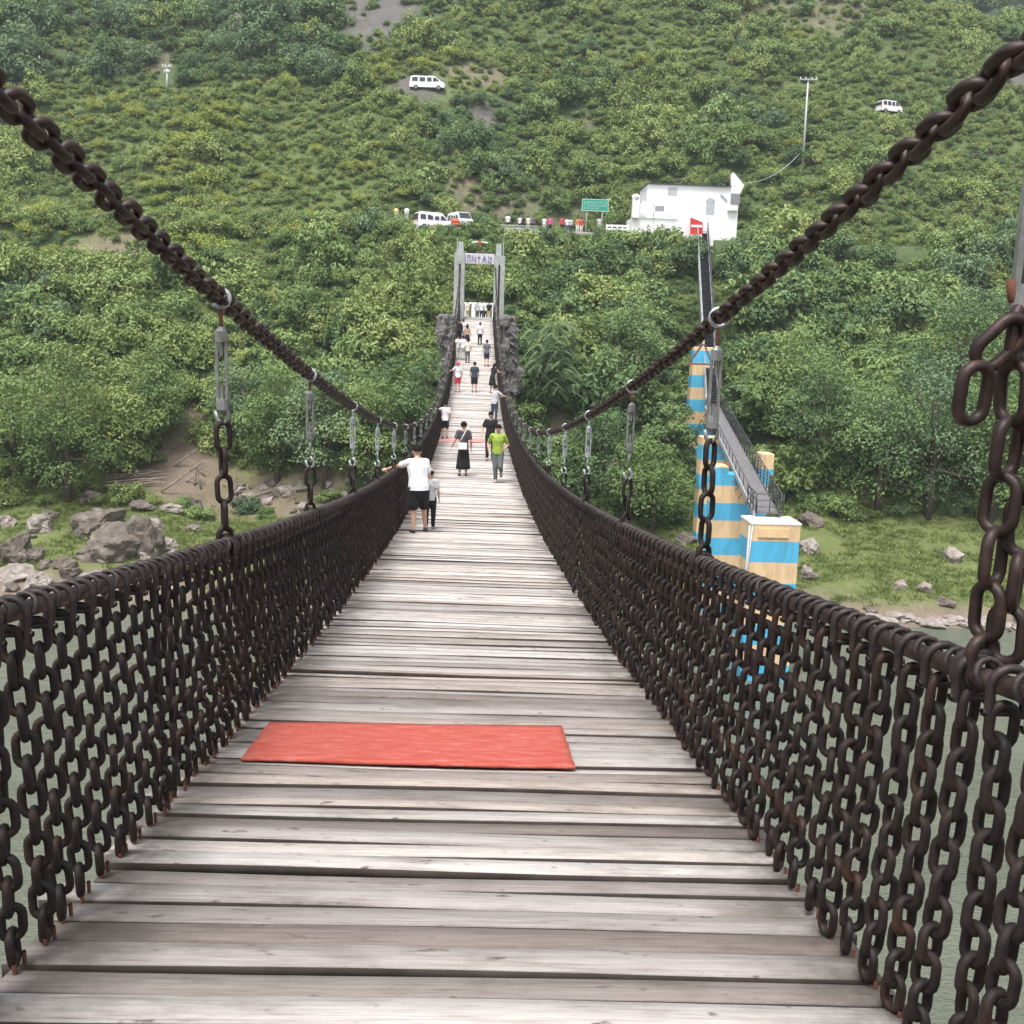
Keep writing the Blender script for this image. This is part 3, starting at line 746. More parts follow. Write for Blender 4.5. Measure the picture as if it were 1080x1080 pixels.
# hangers -------------------------------------------------------------------
S_HANG=[2.71]+[6.0+3.2*i for i in range(25)]
HL_hi=link_tpl(0.185,0.112,0.0165,16,8); HL_lo=link_tpl(0.185,0.112,0.0165,8,5)
for sg in (-1,1):
    for i,s in enumerate(S_HANG):
        if s>S_END-1.5: continue
        s=s+(0.05 if sg<0 else -0.02)+(rng.normal(0,0.03) if i>1 else 0)
        if i==0 and sg>0: s=min(np.arange(2.3,3.2,.005),key=lambda q:abs(proj((XM,q,CZ-0.13))[0]-1069))
        x=sg*XM; zt=main_z(s,x); zb=rail_z(s,sg*XR); T=zt-zb
        near_=s<16
        fresh=(i in (3,4,5)); up=MAT['clamp'] if fresh else MAT['galv']
        # the chain tail
        tv,tf=HL_hi if near_ else HL_lo
        frac=0.60 if s<3.5 else 0.52 if s<8 else (0.36 if s<14 else 0.28)
        L=T*frac; k=max(2,int(round(L/0.150))); pitch=(L+0.03)/k
        Vs=[];Fs=[];n=0
        big=1.02
        for q in range(k):
            a=rng.uniform(-0.2,0.2)+0.5+(PI/2 if q%2 else 0)
            t=Vector((rng.normal(0,0.03),rng.normal(0,0.03),-1)).normalized(); y_=Vector((math.cos(a),math.sin(a),0)); y_=(y_-t*y_.dot(t)).normalized(); z_=t.cross(y_)
            sc=np.array([pitch/0.152,big,big])
            p=(tv*sc)@np.array([t,y_,z_])+np.array((0,0,L-pitch*(q+0.5)-0.015)); Vs.append(p);Fs.append(tf+n);n+=len(p)
        if s<3.5:                                      # the doubled strand
            for q in range(k-1):
                a=rng.uniform(-.2,.2)+0.9+(PI/2 if q%2 else 0)
                t=Vector((rng.normal(0.02,0.03),rng.normal(0,0.03),-1)).normalized(); y_=Vector((math.cos(a),math.sin(a),0)); y_=(y_-t*y_.dot(t)).normalized(); z_=t.cross(y_)
                p=(tv*np.array([pitch/0.152,1,1]))@np.array([t,y_,z_])+np.array((0.085-.05*q/k,-.02,L-pitch*(q+0.9)-0.015)); Vs.append(p);Fs.append(tf+n);n+=len(p)
        if s<3.5:                                      # a spare link left hooked beside the chain top
            for (cx,cz,an) in ((-0.065,L-0.11,2.3),(-0.120,L-0.24,PI/2)):
                t=Vector((math.cos(an),0.12,-math.sin(an))).normalized(); y_=Vector((math.sin(an),0.25,math.cos(an))); y_=(y_-t*y_.dot(t)).normalized(); z_=t.cross(y_)
                p=(tv*np.array([0.95,1.0,1.05]))@np.array([t,y_,z_])+np.array((cx,-0.03,cz)); Vs.append(p);Fs.append(tf+n);n+=len(p)
        hang=link('hanger',grid_mesh('hanger_chain',np.concatenate(Vs),np.concatenate(Fs),MAT['chain'] if s>3.5 else MAT['main_chain']),bridge)
        hang.location=Vector((x,s,zb))-BL
        mb=MB(); mb.tube([(0.062*math.cos(a),0,0.062*math.sin(a)) for a in np.linspace(0,2*PI,14,endpoint=False)],0.0165,8,closed=True)
        if near_: mb.tube([(0.062*math.cos(a),0.022,0.062*math.sin(a)) for a in np.linspace(-0.9,PI+0.9,10)],0.016,8)
        sh=mb.build('shackle',MAT['shackle'],hang,True)
        # clamp ring round the main chain
        dz=(main_z(s+.1)-main_z(s-.1))/.2
        mb=MB(); rr=0.052; mb.tube([(rr*math.cos(a),-rr*0.35*math.sin(a)*dz,rr*math.sin(a)) for a in np.linspace(0,2*PI,16,endpoint=False)],0.0125,8 if near_ else 5,closed=True)
        mb.build('clamp_ring',MAT['clamp'],hang,True,(0,0,T))
        # rods and turnbuckle
        top=T-0.055; tb=min(0.42,0.27*T); r1=0.11*T
        mb=MB(); mb.tube([(0,0,top+0.01),(0,0,top-r1)],0.012,8); mb.build('rod',MAT['rust'] if not fresh else MAT['clamp'],hang,True)
        mb=MB(); z1=top-r1; z0=z1-tb
        for y in (-0.027,0.027): mb.bar((y,0,z1-0.01),(y,0,z0+0.01),0.016,0.022)
        for z in (z1,z0): mb.tube([(0,0,z-0.03),(0,0,z+0.03)],[0.035,0.035],10); 
        mb.tube([(0,0,z1+0.03),(0,0,z1+0.055)],[0.032,0.014],10); mb.tube([(0,0,z0-0.055),(0,0,z0-0.03)],[0.014,0.032],10)
        for z in (z1-0.05,z0+0.05): mb.tube([(0,0,z-0.06),(0,0,z+0.06)],0.012,8)
        mb.build('turnbuckle',up,hang)
        mb=MB(); mb.tube([(0,0,z0-0.03),(0,0,L+0.075)],0.012,8); mb.tube([(0.0,0,L+0.085),(0.03,0,L+0.05),(0.034,0,L+0.01),(0.005,0,L-0.02),(-0.03,0,L),(-0.04,0,L+0.05)],0.0135,8)
        mb.build('hook',MAT['rust'] if s<3.5 else up,hang,True)

# red mats ------------------------------------------------------------------
def mat_on_deck(c4, label, mt='carpet'):
    P=[deck_hit(*c) for c in c4]            # near-left, near-right, far-right, far-left
    Vv=[];Ff=[]; NX,NY=40,12
    for j in range(NY+1):
        for i in range(NX+1):
            a=P[0].lerp(P[1],i/NX); b=P[3].lerp(P[2],i/NX); q=a.lerp(b,j/NY)
            q.y+=(rng.normal(0,.0025)+0.005*math.sin(i*.21+j))*(1 if j in(0,NY) else 0); q.x+=rng.normal(0,.004)*(1 if i in(0,NX) else 0)
            Vv.append((q.x,q.y,deck_z(q.y,q.x)+0.030+0.0015*math.sin(i*0.35)*math.cos(j*.9)))
    for j in range(NY):
        for i in range(NX):
            a=j*(NX+1)+i; Ff.append((a,a+1,a+NX+2,a+NX+1))
    Vv=np.array(Vv); c=Vv.mean(0)
    o=link('red_mat',grid_mesh('red_mat',Vv-c,Ff,MAT[mt])); o.location=c
    s_=o.modifiers.new('t','SOLIDIFY'); s_.thickness=0.016; s_.offset=-1
    return tag(o,label,'mat','red mats on the deck')
mat_on_deck([(254,811),(607,818),(592,772),(284,766)],'worn bright red mat lying across the near planks in front of everyone')
mat_on_deck([(460,467),(540,467.5),(539,463.8),(461.5,463.3)],'faded pinkish mat far along the deck between the boy in white and the walking woman','carpet_faded')

# ================================================================== FAR GATEWAY
g0=Vector((0,S_END+0.35,Z_END-0.3))
gate=empty('bridge_gateway',g0); tag(gate,'tall grey concrete gateway with lettered lintel at the far end of the bridge','gateway')
gl=lambda px,py:at(px,py,S_END+0.35)
zt_l=gl(483.5,267).z; 
xpl=gl(484.3,300).x; xpr=gl(526.3,300).x
for xc_,off in ((xpl,0),(xpr,0.12)):
    top=zt_l-g0.z-off
    mb=MB(); mb.box((xc_,0,top/2-2.5),(0.92,0.9,top+5.0),0,None,0.93)
    mb.box((xc_+(0.08 if xc_<0 else -0.1),0,top+0.45),(0.50,0.6,0.9),0,None,0.8)
    mb.box((xc_+(-0.22 if xc_<0 else 0.28),0.1,top+0.55),(0.13,0.2,1.3),0,None,0.5)
    po=mb.build('post',MAT['concrete'],gate); bevel(po,0.03)
zl=gl(505,273).z-g0.z
mb=MB(); mb.box(((xpl+xpr)/2,0.02,zl),(xpr-xpl-0.88,0.5,0.82)); li=mb.build('lintel',MAT['lilac'],gate); bevel(li,0.02)
mb=MB(); cx=(xpl+xpr)/2; y=-0.26; hgt=0.5
def stroke(a,b): mb.bar((cx+a[0],y,zl+a[1]),(cx+b[0],y,zl+b[1]),0.07,0.07)
for a,b in (((-1.0,-.25),(-1.0,.25)),((-1.0,.25),(-.8,.25)),((-.8,-.25),(-.8,.25)),((-.62,-.25),(-.62,.25)),((-.60,.23),(-.36,-.23)),((-.34,-.25),(-.34,.25)),
            ((-.08,-.25),(-.08,.25)),((-.2,.1),(.04,.1)),((.22,-.25),(.36,.25)),((.52,-.25),(.38,.25)),((.27,-.04),(.48,-.04)),((.70,-.25),(.70,.25)),((.70,-.25),(.92,-.25)),((.92,-.25),(.92,.1)),((.8,.12),(1.0,.12))): stroke(a,b)
mb.build('lettering',MAT['ink'],li)
# chain slots on the gate faces
for xc_ in (xpl,xpr):
    mb=MB(); mb.box((xc_*0.985,-0.46,(main_z(S_END)-g0.z)*0.5+0.2),(0.14,0.05,(main_z(S_END)-g0.z)*1.0)); mb.build('chain_slot',MAT['chain'],gate)

# landing behind the gate
mb=MB()
mb.box((0,91.8,Z_END-0.35),(5.0,11.0,0.6))
mb.box((0,S_END+0.75,Z_END+0.0),(3.0,0.5,0.25)); mb.box((0,S_END+1.2,Z_END+0.08),(3.0,0.5,0.4))
tag(mb.build('landing_pavement',MAT['concrete_light']),kind='structure')
# pale baluster row behind the landing
bal=empty('balustrade',(0,94.5,Z_END)); tag(bal,'low row of broad pale balusters behind the people in the gateway','balustrade')
mb=MB(); mb.box((0,0,1.55),(3.6,0.2,0.14)); mb.build('top_rail',MAT['white_soft'],bal)
for x in np.arange(-1.55,1.6,0.62):
    mb=MB(); mb.box((x,0,0.72),(0.34,0.16,1.5)); bevel(mb.build('baluster',MAT['white_soft'],bal),0.02)

# furrowed artificial-rock pylons beside the bridge end
def rock_mass(name, boxes, label, cat, mat, group=None, vox=0.12, amp=0.34, sc=0.9):
    lo=Vector((min(b[0][0] for b in boxes),min(b[0][1] for b in boxes),min(b[0][2]-b[1][2]/2 for b in boxes)))
    mb=MB()
    for c,d in boxes: mb.box(Vector(c)-lo,d,0,None,0.9)
    me=mb.mesh('t',mat); o=bpy.data.objects.new('t',me); COL.objects.link(o)
    r=o.modifiers.new('r','REMESH'); r.mode='VOXEL'; r.voxel_size=vox
    s_=o.modifiers.new('s','SMOOTH'); s_.iterations=3
    dg=bpy.context.evaluated_depsgraph_get(); dg.update(); out=bpy.data.meshes.new_from_object(o.evaluated_get(dg))
    bpy.data.objects.remove(o); out.name=name
    for v in out.vertices:
        p=v.co
        k=mnoise.fractal(Vector((p.x*2.6,p.y*2.6,p.z*0.4)),1,2,4)*amp*1.3 + mnoise.noise(p*sc)*amp*1.3 - abs(mnoise.noise(p*1.9+Vector((5,1,2))))*amp*0.9
        v.co=p+v.normal*k
    out.materials.clear(); out.materials.append(mat)
    o=link(name,out); o.location=lo
    return tag(o,label,cat,group)
yb=84.6
def pxbox(x0,x1,y0,y1,y,dep):
    a=at(x0,y0,y); b=at(x1,y1,y); return (((a.x+b.x)/2,y,(a.z+b.z)/2),(abs(b.x-a.x),dep,abs(a.z-b.z)))
gp='furrowed rock pylons at the far bridge end'
rock_mass('rock_pylon',[pxbox(463,480,333,366,yb,2.2),pxbox(465,482,364,470,yb,1.8),pxbox(470,484,350,420,yb-0.6,1.2)],'furrowed grey rock pylon with an overhanging head, left of the gateway','rock pylon',MAT['bark_stone'],gp)
rock_mass('rock_pylon',[pxbox(529,541,334,392,yb,2.2),pxbox(531,544,360,388,yb,1.8),pxbox(533,547,388,414,yb,2.0),pxbox(529,541,400,460,yb,1.7)],'furrowed grey rock pylon narrowing downward, right of the gateway','rock pylon',MAT['bark_stone'],gp)

# ================================================================== STRIPED STAIR WALKWAY ON THE RIGHT
A0=Vector((14.75,49.6,8.25)); A1=Vector((19.6,84.0,11.1)); A2=Vector((22.95,108.3,27.6))
walk=empty('stairway_bridge',(A0.x,A0.y,0)); tag(walk,'blue and peach striped piers with railed gangway and steep stair to the white house','stairway')
wl=lambda p:Vector(p)-Vector((A0.x,A0.y,0))
def pier(x,y,w,d,z0,z1,taper=1.0,extra=()):
    mb=MB(); mb.box((0,0,(z0+z1)/2),(w,d,z1-z0),0,None,taper)
    for (ex,ez0,ez1,ew) in extra: mb.box((ex,0,(ez0+ez1)/2),(ew,d,ez1-ez0))
    o=mb.build('pier',MAT['stripe'],walk); o.location=wl((x,y,0)); return bevel(o,0.03)
dirw=(A1-A0); 
wp=lambda y:A0.lerp(A1,(y-A0.y)/(A1.y-A0.y))
c=wp(49.6); pf=pier(c.x+0.05,49.3,2.45,1.9,-2.5,7.95)
mb=MB(); mb.box((0,0,8.0),(2.5,1.95,0.09)); o=mb.build('cap_slab',MAT['white_soft'],walk); o.location=wl((c.x+0.05,49.3,0))
mb=MB(); mb.box((-0.1,-0.99,7.55),(1.5,0.06,0.45)); o=mb.build('name_panel',MAT['peach'],walk); o.location=wl((c.x+0.05,49.3,0))
mb=MB(); mb.tube([(-1.28,-0.9,7.9),(-1.30,-0.95,4),(-1.5,-1.0,-0.5)],0.06,6); mb.tube([(-1.15,-0.98,7.9),(-1.42,-1.05,3.0)],0.04,6); o=mb.build('drain_pipe',MAT['metal_pale'],walk,True); o.location=wl((c.x+0.05,49.3,0))
c=wp(60); pier(c.x-0.35,60,3.3,1.3,-1.5,c.z-0.25,1.0,((-1.22,c.z-0.26,c.z+0.22,0.86),(1.5,c.z-0.26,c.z+1.0,0.75)))
c=wp(72); pier(c.x-0.78,72,2.1,1.3,1.0,c.z-0.3)
pier(at(739,420,89).x,89,2.7,1.5,4.0,at(739,366,89).z,0.72)
# gangway deck, side beams
mb=MB(); mb.bar(A0+Vector((0,0.35,0))-Vector((A0.x,A0.y,0)),wl(A1),1.10,0.08); mb.build('gangway_deck',MAT['tread'],walk)
nrm=Vector((dirw.y,-dirw.x,0)).normalized()
for sg,mt in ((-1,'metal_pale'),(1,'metal_dark')):
    mb=MB(); mb.bar(wl(A0+nrm*sg*0.60+Vector((0,0.3,-0.12))),wl(A1+nrm*sg*0.60-Vector((0,0,0.12))),0.09,0.28); mb.build('side_beam',MAT[mt],walk)
mb=MB(); 
for t in np.linspace(0.05,0.93,18):
    q=A0.lerp(A1,t); mb.bar(wl(q+nrm*-0.62+Vector((0,0,-0.2))),wl(q+nrm*-0.9+Vector((0,0,-0.55))),0.05,0.05)
mb.build('bracket',MAT['rusty_brown'],walk)
def railing(a,b,h,n,rails,mt,parent,r=0.022):
    mb=MB(); a=Vector(a);b=Vector(b)
    for i in range(n+1):
        q=a.lerp(b,i/n); mb.tube([q,q+Vector((0,0,h))],r*1.25,6)
    for k in rails: mb.tube([a+Vector((0,0,k)),b+Vector((0,0,k))],r if k<max(rails) else r*1.4,6)
    return mb.build('railing',MAT[mt],parent,True)
railing(wl(A0+nrm*0.58),wl(A1+nrm*0.58),1.05,26,(0.25,0.45,0.65,0.85,1.05),'metal_dark',walk)
railing(wl(A0+nrm*-0.58),wl(A1+nrm*-0.58),0.62,17,(0.60,),'metal_dark',walk,0.018)
a=A0+Vector((-0.62,0.1,0)); b=A0+Vector((0.75,0.1,0))
railing(wl(a),wl(b),1.0,2,(0.35,0.68,1.0),'metal_dark',walk)
railing(wl(a),wl(a+Vector((0.1,2.0,0.1))),1.0,3,(0.35,0.68,1.0),'metal_dark',walk)
# the stair flight
sd=(A2-A1); N=84; mb=MB(); mb.bar(wl(A1-Vector((0,0,.16))),wl(A2-Vector((0,0,.16))),.96,.05)
mb.build('stair_soffit',MAT['metal_dark'],walk); mb=MB()
for i in range(N+1):
    q=A1.lerp(A2,i/N); mb.box(wl(q),(0.92,0.26,0.05))
mb.build('stair_treads',MAT['metal_dark'],walk)
n2=Vector((sd.y,-sd.x,0)).normalized()
for sg in (-1,1):
    mb=MB(); mb.bar(wl(A1+n2*sg*0.52-Vector((0,0,0.05))),wl(A2+n2*sg*0.52-Vector((0,0,0.05))),0.07,0.28); mb.build('stringer',MAT['metal_pale'],walk)
    railing(wl(A1+n2*sg*0.52),wl(A2+n2*sg*0.52),1.0,16,(0.35,0.68,1.0),'metal_pale' if sg<0 else 'metal_dark',walk,0.03)
mb=MB(); q=A1+Vector((-0.2,0.4,0))
mb.bar(wl(q+Vector((-1.7,1.4,3.2))),wl(q+Vector((-0.5,1.6,5.0))),0.14,0.14); mb.bar(wl(q+Vector((-1.6,1.4,3.35))),wl(q+Vector((0.6,1.4,3.35))),0.14,0.14); mb.bar(wl(q+Vector((0.4,1.4,3.3))),wl(q+Vector((-0.4,1.5,5.0))),0.14,0.14)
mb.build('brace',MAT['rusty_brown'],walk)

# ================================================================== WHITE HOUSE AT THE TOP OF THE STAIR
hy=112.0
hl=lambda px,py,y=hy:at(px,py,y)
hx0=hl(683,200).x; hx1=hl(780,200).x; hz1=hl(683,194).z; hz0=26.4
house=empty('white_house',((hx0+hx1)/2,hy,hz0)); tag(house,'flat roofed white house with a walled terrace above the striped stair','house')
hp=lambda p:Vector(p)-house.location
mb=MB(); mb.box(hp(((hx0+hx1)/2,hy+2.6,(hz0+hz1)/2)),(hx1-hx0,5.2,hz1-hz0)); bevel(mb.build('wall',MAT['white'],house),0.03)
mb=MB(); mb.box(hp(((hx0+hx1)/2-0.1,hy+2.5,hz1+0.04)),(hx1-hx0+0.1,5.6,0.07)); mb.build('roof',MAT['metal_dark'],house)
# raised curved fin at the right end
fp=[hl(x,y,hy-0.4) for x,y in ((771.5,198),(771.5,183),(774,182),(779,188),(785,195.5),(781,203),(778,222),(768,222))]
mb=MB(); V1=[hp(q) for q in fp]; V2=[q+Vector((0,0.5,0)) for q in V1]; k=len(V1)
mb.add(V1+V2,[tuple(range(k)),tuple(range(2*k-1,k-1,-1))]+[(i,k+i,k+(i+1)%k,(i+1)%k) for i in range(k)]); mb.build('end_fin',MAT['white_soft'],house)
mb=MB(); a=hl(771,204,hy-0.45); b=hl(780,215,hy-0.45); mb.box(hp(((a.x+b.x)/2,hy-0.45,(a.z+b.z)/2)),(b.x-a.x,0.06,a.z-b.z)); mb.build('window',MAT['grey_win'],house)
# terrace and its wall
ty=107.6; ta=hl(667,229,ty); tb_=hl(753,246,ty)
mb=MB(); mb.box(hp(((ta.x+tb_.x)/2,ty+2.1,(ta.z+tb_.z)/2-0.65)),(tb_.x-ta.x,4.2,ta.z-tb_.z+1.3)); bevel(mb.build('terrace_wall',MAT['white'],house),0.03)
mb=MB(); a=hl(667,224.5,ty-0.1); b=hl(714,229,ty-0.1); mb.box(hp(((a.x+b.x)/2,ty-0.05,(a.z+b.z)/2)),(b.x-a.x,0.3,a.z-b.z)); mb.build('parapet',MAT['white_soft'],house)
a=hl(667.2,208,ty-0.1); b=hl(673.4,230,ty-0.1); mb=MB(); mb.box(hp(((a.x+b.x)/2,ty-0.1,(a.z+b.z)/2)),(b.x-a.x,0.6,a.z-b.z)); mb.ball(hp(((a.x+b.x)/2,ty-0.1,a.z)),(b.x-a.x)*0.62,12,0,(1,1,0.8)); mb.build('pillar',MAT['white'],house)
a=hl(677,212,ty+1.2); mb=MB(); 
fp=[hl(x,y,ty+1.0) for x,y in ((675.5,224),(675.5,216),(679,211.5),(682,213),(686,217),(686,224))]
V1=[hp(q) for q in fp]; V2=[q+Vector((0,0.3,0)) for q in V1]; k=len(V1)
mb.add(V1+V2,[tuple(range(k)),tuple(range(2*k-1,k-1,-1))]+[(i,k+i,k+(i+1)%k,(i+1)%k) for i in range(k)]); mb.build('curved_parapet',MAT['white_soft'],house)
def pane(x0,x1,y0,y1,name,mt,y=hy-0.03):
    a=hl(x0,y0,y); b=hl(x1,y1,y); mb=MB(); mb.box(hp(((a.x+b.x)/2,y,(a.z+b.z)/2)),(b.x-a.x,0.07,a.z-b.z)); return mb.build(name,MAT[mt],house)
pane(691,700.5,217,223,'window','grey_win'); pane(705,714,198,206,'vent_grille','metal_pale'); pane(709,719,211.5,214.5,'wall_panel','palewin' if 'palewin' in MAT else 'white_soft'); pane(728,741,211.5,214.5,'wall_panel','white_soft')
dr=pane(745,753,212,226,'door','metal_pale')
mb=MB(); q=hl(749,212.4); mb.tube([hp((q.x+0.42*math.cos(t),hy-0.08,q.z+0.30*math.sin(t))) for t in np.linspace(0,PI,9)],0.05,6); mb.build('door_arch',MAT['metal_pale'],house,True)
mb=MB(); a=hl(760,205); b=hl(767,212); mb.bar(hp((a.x,hy-0.1,a.z)),hp((b.x,hy-0.1,b.z)),0.1,0.12); mb.build('down_pipe',MAT['metal_pale'],house)
mb=MB(); a=hl(689,214,ty+0.05); b=hl(689,232,ty+0.05); mb.tube([hp((a.x,ty-0.2,a.z)),hp((b.x,ty-0.2,b.z))],0.05,6); mb.build('rail_post',MAT['metal_pale'],house)
# red board over the stair head
sy=106.9; pts=[hl(x,y,sy) for x,y in ((728.3,247.5),(728.3,229),(741.2,234.5),(741.2,247.8))]
ctr=sum(pts,Vector())/4
mb=MB(); V1=[q-ctr for q in pts]; V2=[q+Vector((0,0.15,0)) for q in V1]
mb.add(V1+V2,[(0,1,2,3),(7,6,5,4)]+[(i,4+i,4+(i+1)%4,(i+1)%4) for i in range(4)]); rs=mb.build('warning_board',MAT['red'],None,False,ctr); tag(rs,'red board with a white band and slanted top at the head of the striped stair','board')
mb=MB(); a=hl(729,237,sy)-ctr; b=hl(740.4,240,sy)-ctr
for i in range(5):
    x=a.x+(b.x-a.x)*(i+0.5)/5; mb.box((x,-0.03,(a.z+b.z)/2),((b.x-a.x)/5*0.9,0.04,a.z-b.z))
mb.build('white_lettering',MAT['white'],rs)
mb=MB(); a=hl(729,247,sy)-ctr; b=hl(740,249,sy)-ctr; mb.box(((a.x+b.x)/2,0.02,b.z+0.02),(b.x-a.x,0.14,0.22)); mb.build('base_strip',MAT['white'],rs)

# ================================================================== ROAD, WALLS, VEHICLES, SIGN
V=[];Fc=[]
xs=np.arange(-140,18.1,2.0)
for i,x in enumerate(xs):
    for y in (109.6,119.6): V.append((x,y,26.95))
for i in range(len(xs)-1): Fc.append((2*i,2*i+2,2*i+3,2*i+1))
o=link('road',grid_mesh('road',V,Fc,MAT['asphalt'],False)); so=o.modifiers.new('t','SOLIDIFY'); so.thickness=0.5; so.offset=-1; tag(o,kind='structure')
def wall_seg(px0,px1,label,name,mt,h0,h1,y=109.3,w=0.4):
    a=at(px0,240,y); b=at(px1,240,y); mb=MB(); L=b.x-a.x
    mb.box((0,0,(h0+h1)/2),(L,w,h1-h0)); n_=int(L/1.6)
    mb.box((0,0,h1+0.05),(L+0.1,w+0.14,0.1))
    o=mb.build(name,MAT[mt],None,False,((a.x+b.x)/2,y,26.95)); bevel(o,0.02); return tag(o,label,'wall')
wall_seg(528,567,'pale grey concrete road wall in front of the people left of the sign','retaining_wall','concrete_light',-1.5,0.30)
# white guard rail to the right of the sign
a=at(640,238,110.2); b=at(668,238,110.2)
gr=empty('guard_rail',((a.x+b.x)/2,110.2,26.95)); tag(gr,'low white guard rail between the green sign and the white house','guard rail'); L=b.x-a.x
for i in range(6):
    mb=MB(); mb.tube([(-L/2+L*i/5,0,0),(-L/2+L*i/5,0,0.9)],0.07,8); mb.build('post',MAT['white_soft'],gr,True)
for z in (0.45,0.8):
    mb=MB(); mb.bar((-L/2,0,z),(L/2,0,z),0.06,0.2); mb.build('rail',MAT['white_soft'],gr)

def van(loc,rz,label,L=3.9,W=1.6,Ht=1.85,hood=True):
    t=empty('van',loc,rz); tag(t,label,'van','white vans on the hillside roads')
    prof=[(-L/2,0.32),(-L/2+0.03,0.95),(-L/2+0.16,Ht-0.10),(-L/2+0.4,Ht),(L*0.16,Ht),(L*0.24,Ht-0.08),(L*0.40,1.08),(L/2-0.06,0.92),(L/2,0.72),(L/2,0.32)]
    mb=MB(); k=len(prof); ins=[0.0,0.0,0.12,0.16,0.16,0.14,0.03,0.03,0.02,0.0]
    V1=[(x,-W/2+i_,z) for (x,z),i_ in zip(prof,ins)]; V2=[(x,W/2-i_,z) for (x,z),i_ in zip(prof,ins)]
    mb.add(V1+V2,[tuple(range(k)),tuple(range(2*k-1,k-1,-1))]+[(i,k+i,k+(i+1)%k,(i+1)%k) for i in range(k)]); bevel(mb.build('body',MAT['van_paint'],t),0.05,2)
    for sg in (-1,1):
        for x0,x1 in ((-L*0.42,-L*0.26),(-L*0.21,-L*0.05),(0.0,L*0.13)):
            mb=MB(); y0=sg*(W/2+0.012-0.02); y1=sg*(W/2-0.11)
            mb.add([(x0,y0,1.08),(x1,y0,1.08),(x1,y1,1.58),(x0,y1,1.58),(x0,y0-sg*.05,1.08),(x1,y0-sg*.05,1.08),(x1,y1-sg*.05,1.58),(x0,y1-sg*.05,1.58)],[(0,1,2,3),(7,6,5,4),(0,4,5,1),(1,5,6,2),(2,6,7,3),(3,7,4,0)]); mb.build('window',MAT['glass'],t)
        mb=MB(); y0=sg*(W/2-0.01); mb.add([(L*.17,y0,1.08),(L*.36,y0,1.08),(L*.24,y0-sg*.1,1.58),(L*.17,y0-sg*.1,1.58)],[(0,1,2,3)]); w=mb.build('window',MAT['glass'],t); so=w.modifiers.new('t','SOLIDIFY'); so.thickness=0.04
    mb=MB(); mb.add([(L*.395,-W/2+.13,1.12),(L*.395,W/2-.13,1.12),(L*.258,W/2-.24,Ht-.14),(L*.258,-W/2+.24,Ht-.14)],[(0,1,2,3)]); w=mb.build('windscreen',MAT['glass'],t); so=w.modifiers.new('t','SOLIDIFY'); so.thickness=0.04; so.offset=1
    mb=MB(); mb.add([(-L/2+.035,-W/2+.14,1.05),(-L/2+.035,W/2-.14,1.05),(-L/2+.13,W/2-.2,Ht-.2),(-L/2+.13,-W/2+.2,Ht-.2)],[(3,2,1,0)]); w=mb.build('rear_window',MAT['glass'],t); so=w.modifiers.new('t','SOLIDIFY'); so.thickness=0.05; so.offset=1
    for x in (-L*.31,L*.33):
        for sg in (-1,1):
            mb=MB(); mb.tube([(x,sg*(W/2-.16),.30),(x,sg*(W/2+.02),.30)],.30,16); w=mb.build('wheel',MAT['tyre'],t)
            mb=MB(); mb.tube([(x,sg*(W/2+.015),.30),(x,sg*(W/2+.03),.30)],.17,12); mb.build('rim',MAT['galv'],w)
    for sg in (-1,1):
        mb=MB(); mb.box((L/2-.01,sg*.55,.78),(.08,.26,.16)); mb.build('headlight',MAT['clamp'],t)
        mb=MB(); mb.box((-L/2+.02,sg*(W/2-.12),.95),(.08,.14,.34)); mb.build('tail_light',MAT['red'],t)
    return t
q=at(456,232,114.5); van((q.x,114.5,26.97),0.42,'white minivan seen from its side and rear on the road left of the gateway')
q=at(485,233,113.0); van((q.x,113.0,26.97),-1.15,'white van facing us at a slant, just right of the side-on minivan',3.8)
q=ground_hit(450.5,97); VAN3=q.copy(); van((q.x,q.y+0.8,q.z+0.25),-0.06,'lone white van high on the hillside track above all the others',4.6,1.7,1.75)
q=ground_hit(938,121); VAN4=q.copy()
van((q.x,q.y+0.5,q.z+0.1),0.3,'white vehicle half hidden in shrubs to the right of the utility pole',3.4,1.6,1.7)
# small red trishaw-like cart beside the vans
q=at(480,236,111.0); ct=empty('handcart',(q.x,111.0,26.97)); tag(ct,'orange red covered handcart in front of the two vans','handcart')
ct.scale=(.72,.72,.72); mb=MB(); mb.box((0,0,0.75),(1.3,0.8,0.5),0,None,0.9); bevel(mb.build('box',MAT['orange_red'],ct),0.03)
mb=MB(); mb.add([(-.7,-.45,1.02),(.7,-.45,1.02),(.7,.45,1.02),(-.7,.45,1.02),(-.45,0,1.38),(.4,0,1.45)],[(0,1,5,4),(2,3,4,5),(1,2,5),(3,0,4),(3,2,1,0)]); mb.build('cover',MAT['orange_red'],ct)
for sg in (-1,1):
    mb=MB(); mb.tube([(-.1,sg*.42,.3),(-.1,sg*.5,.3)],.3,14); mb.build('wheel',MAT['tyre'],ct)
mb=MB(); mb.tube([(.6,.3,.7),(1.1,.3,.9)],.025,6); mb.tube([(.6,-.3,.7),(1.1,-.3,.9)],.025,6); mb.build('handle',MAT['metal_dark'],ct)

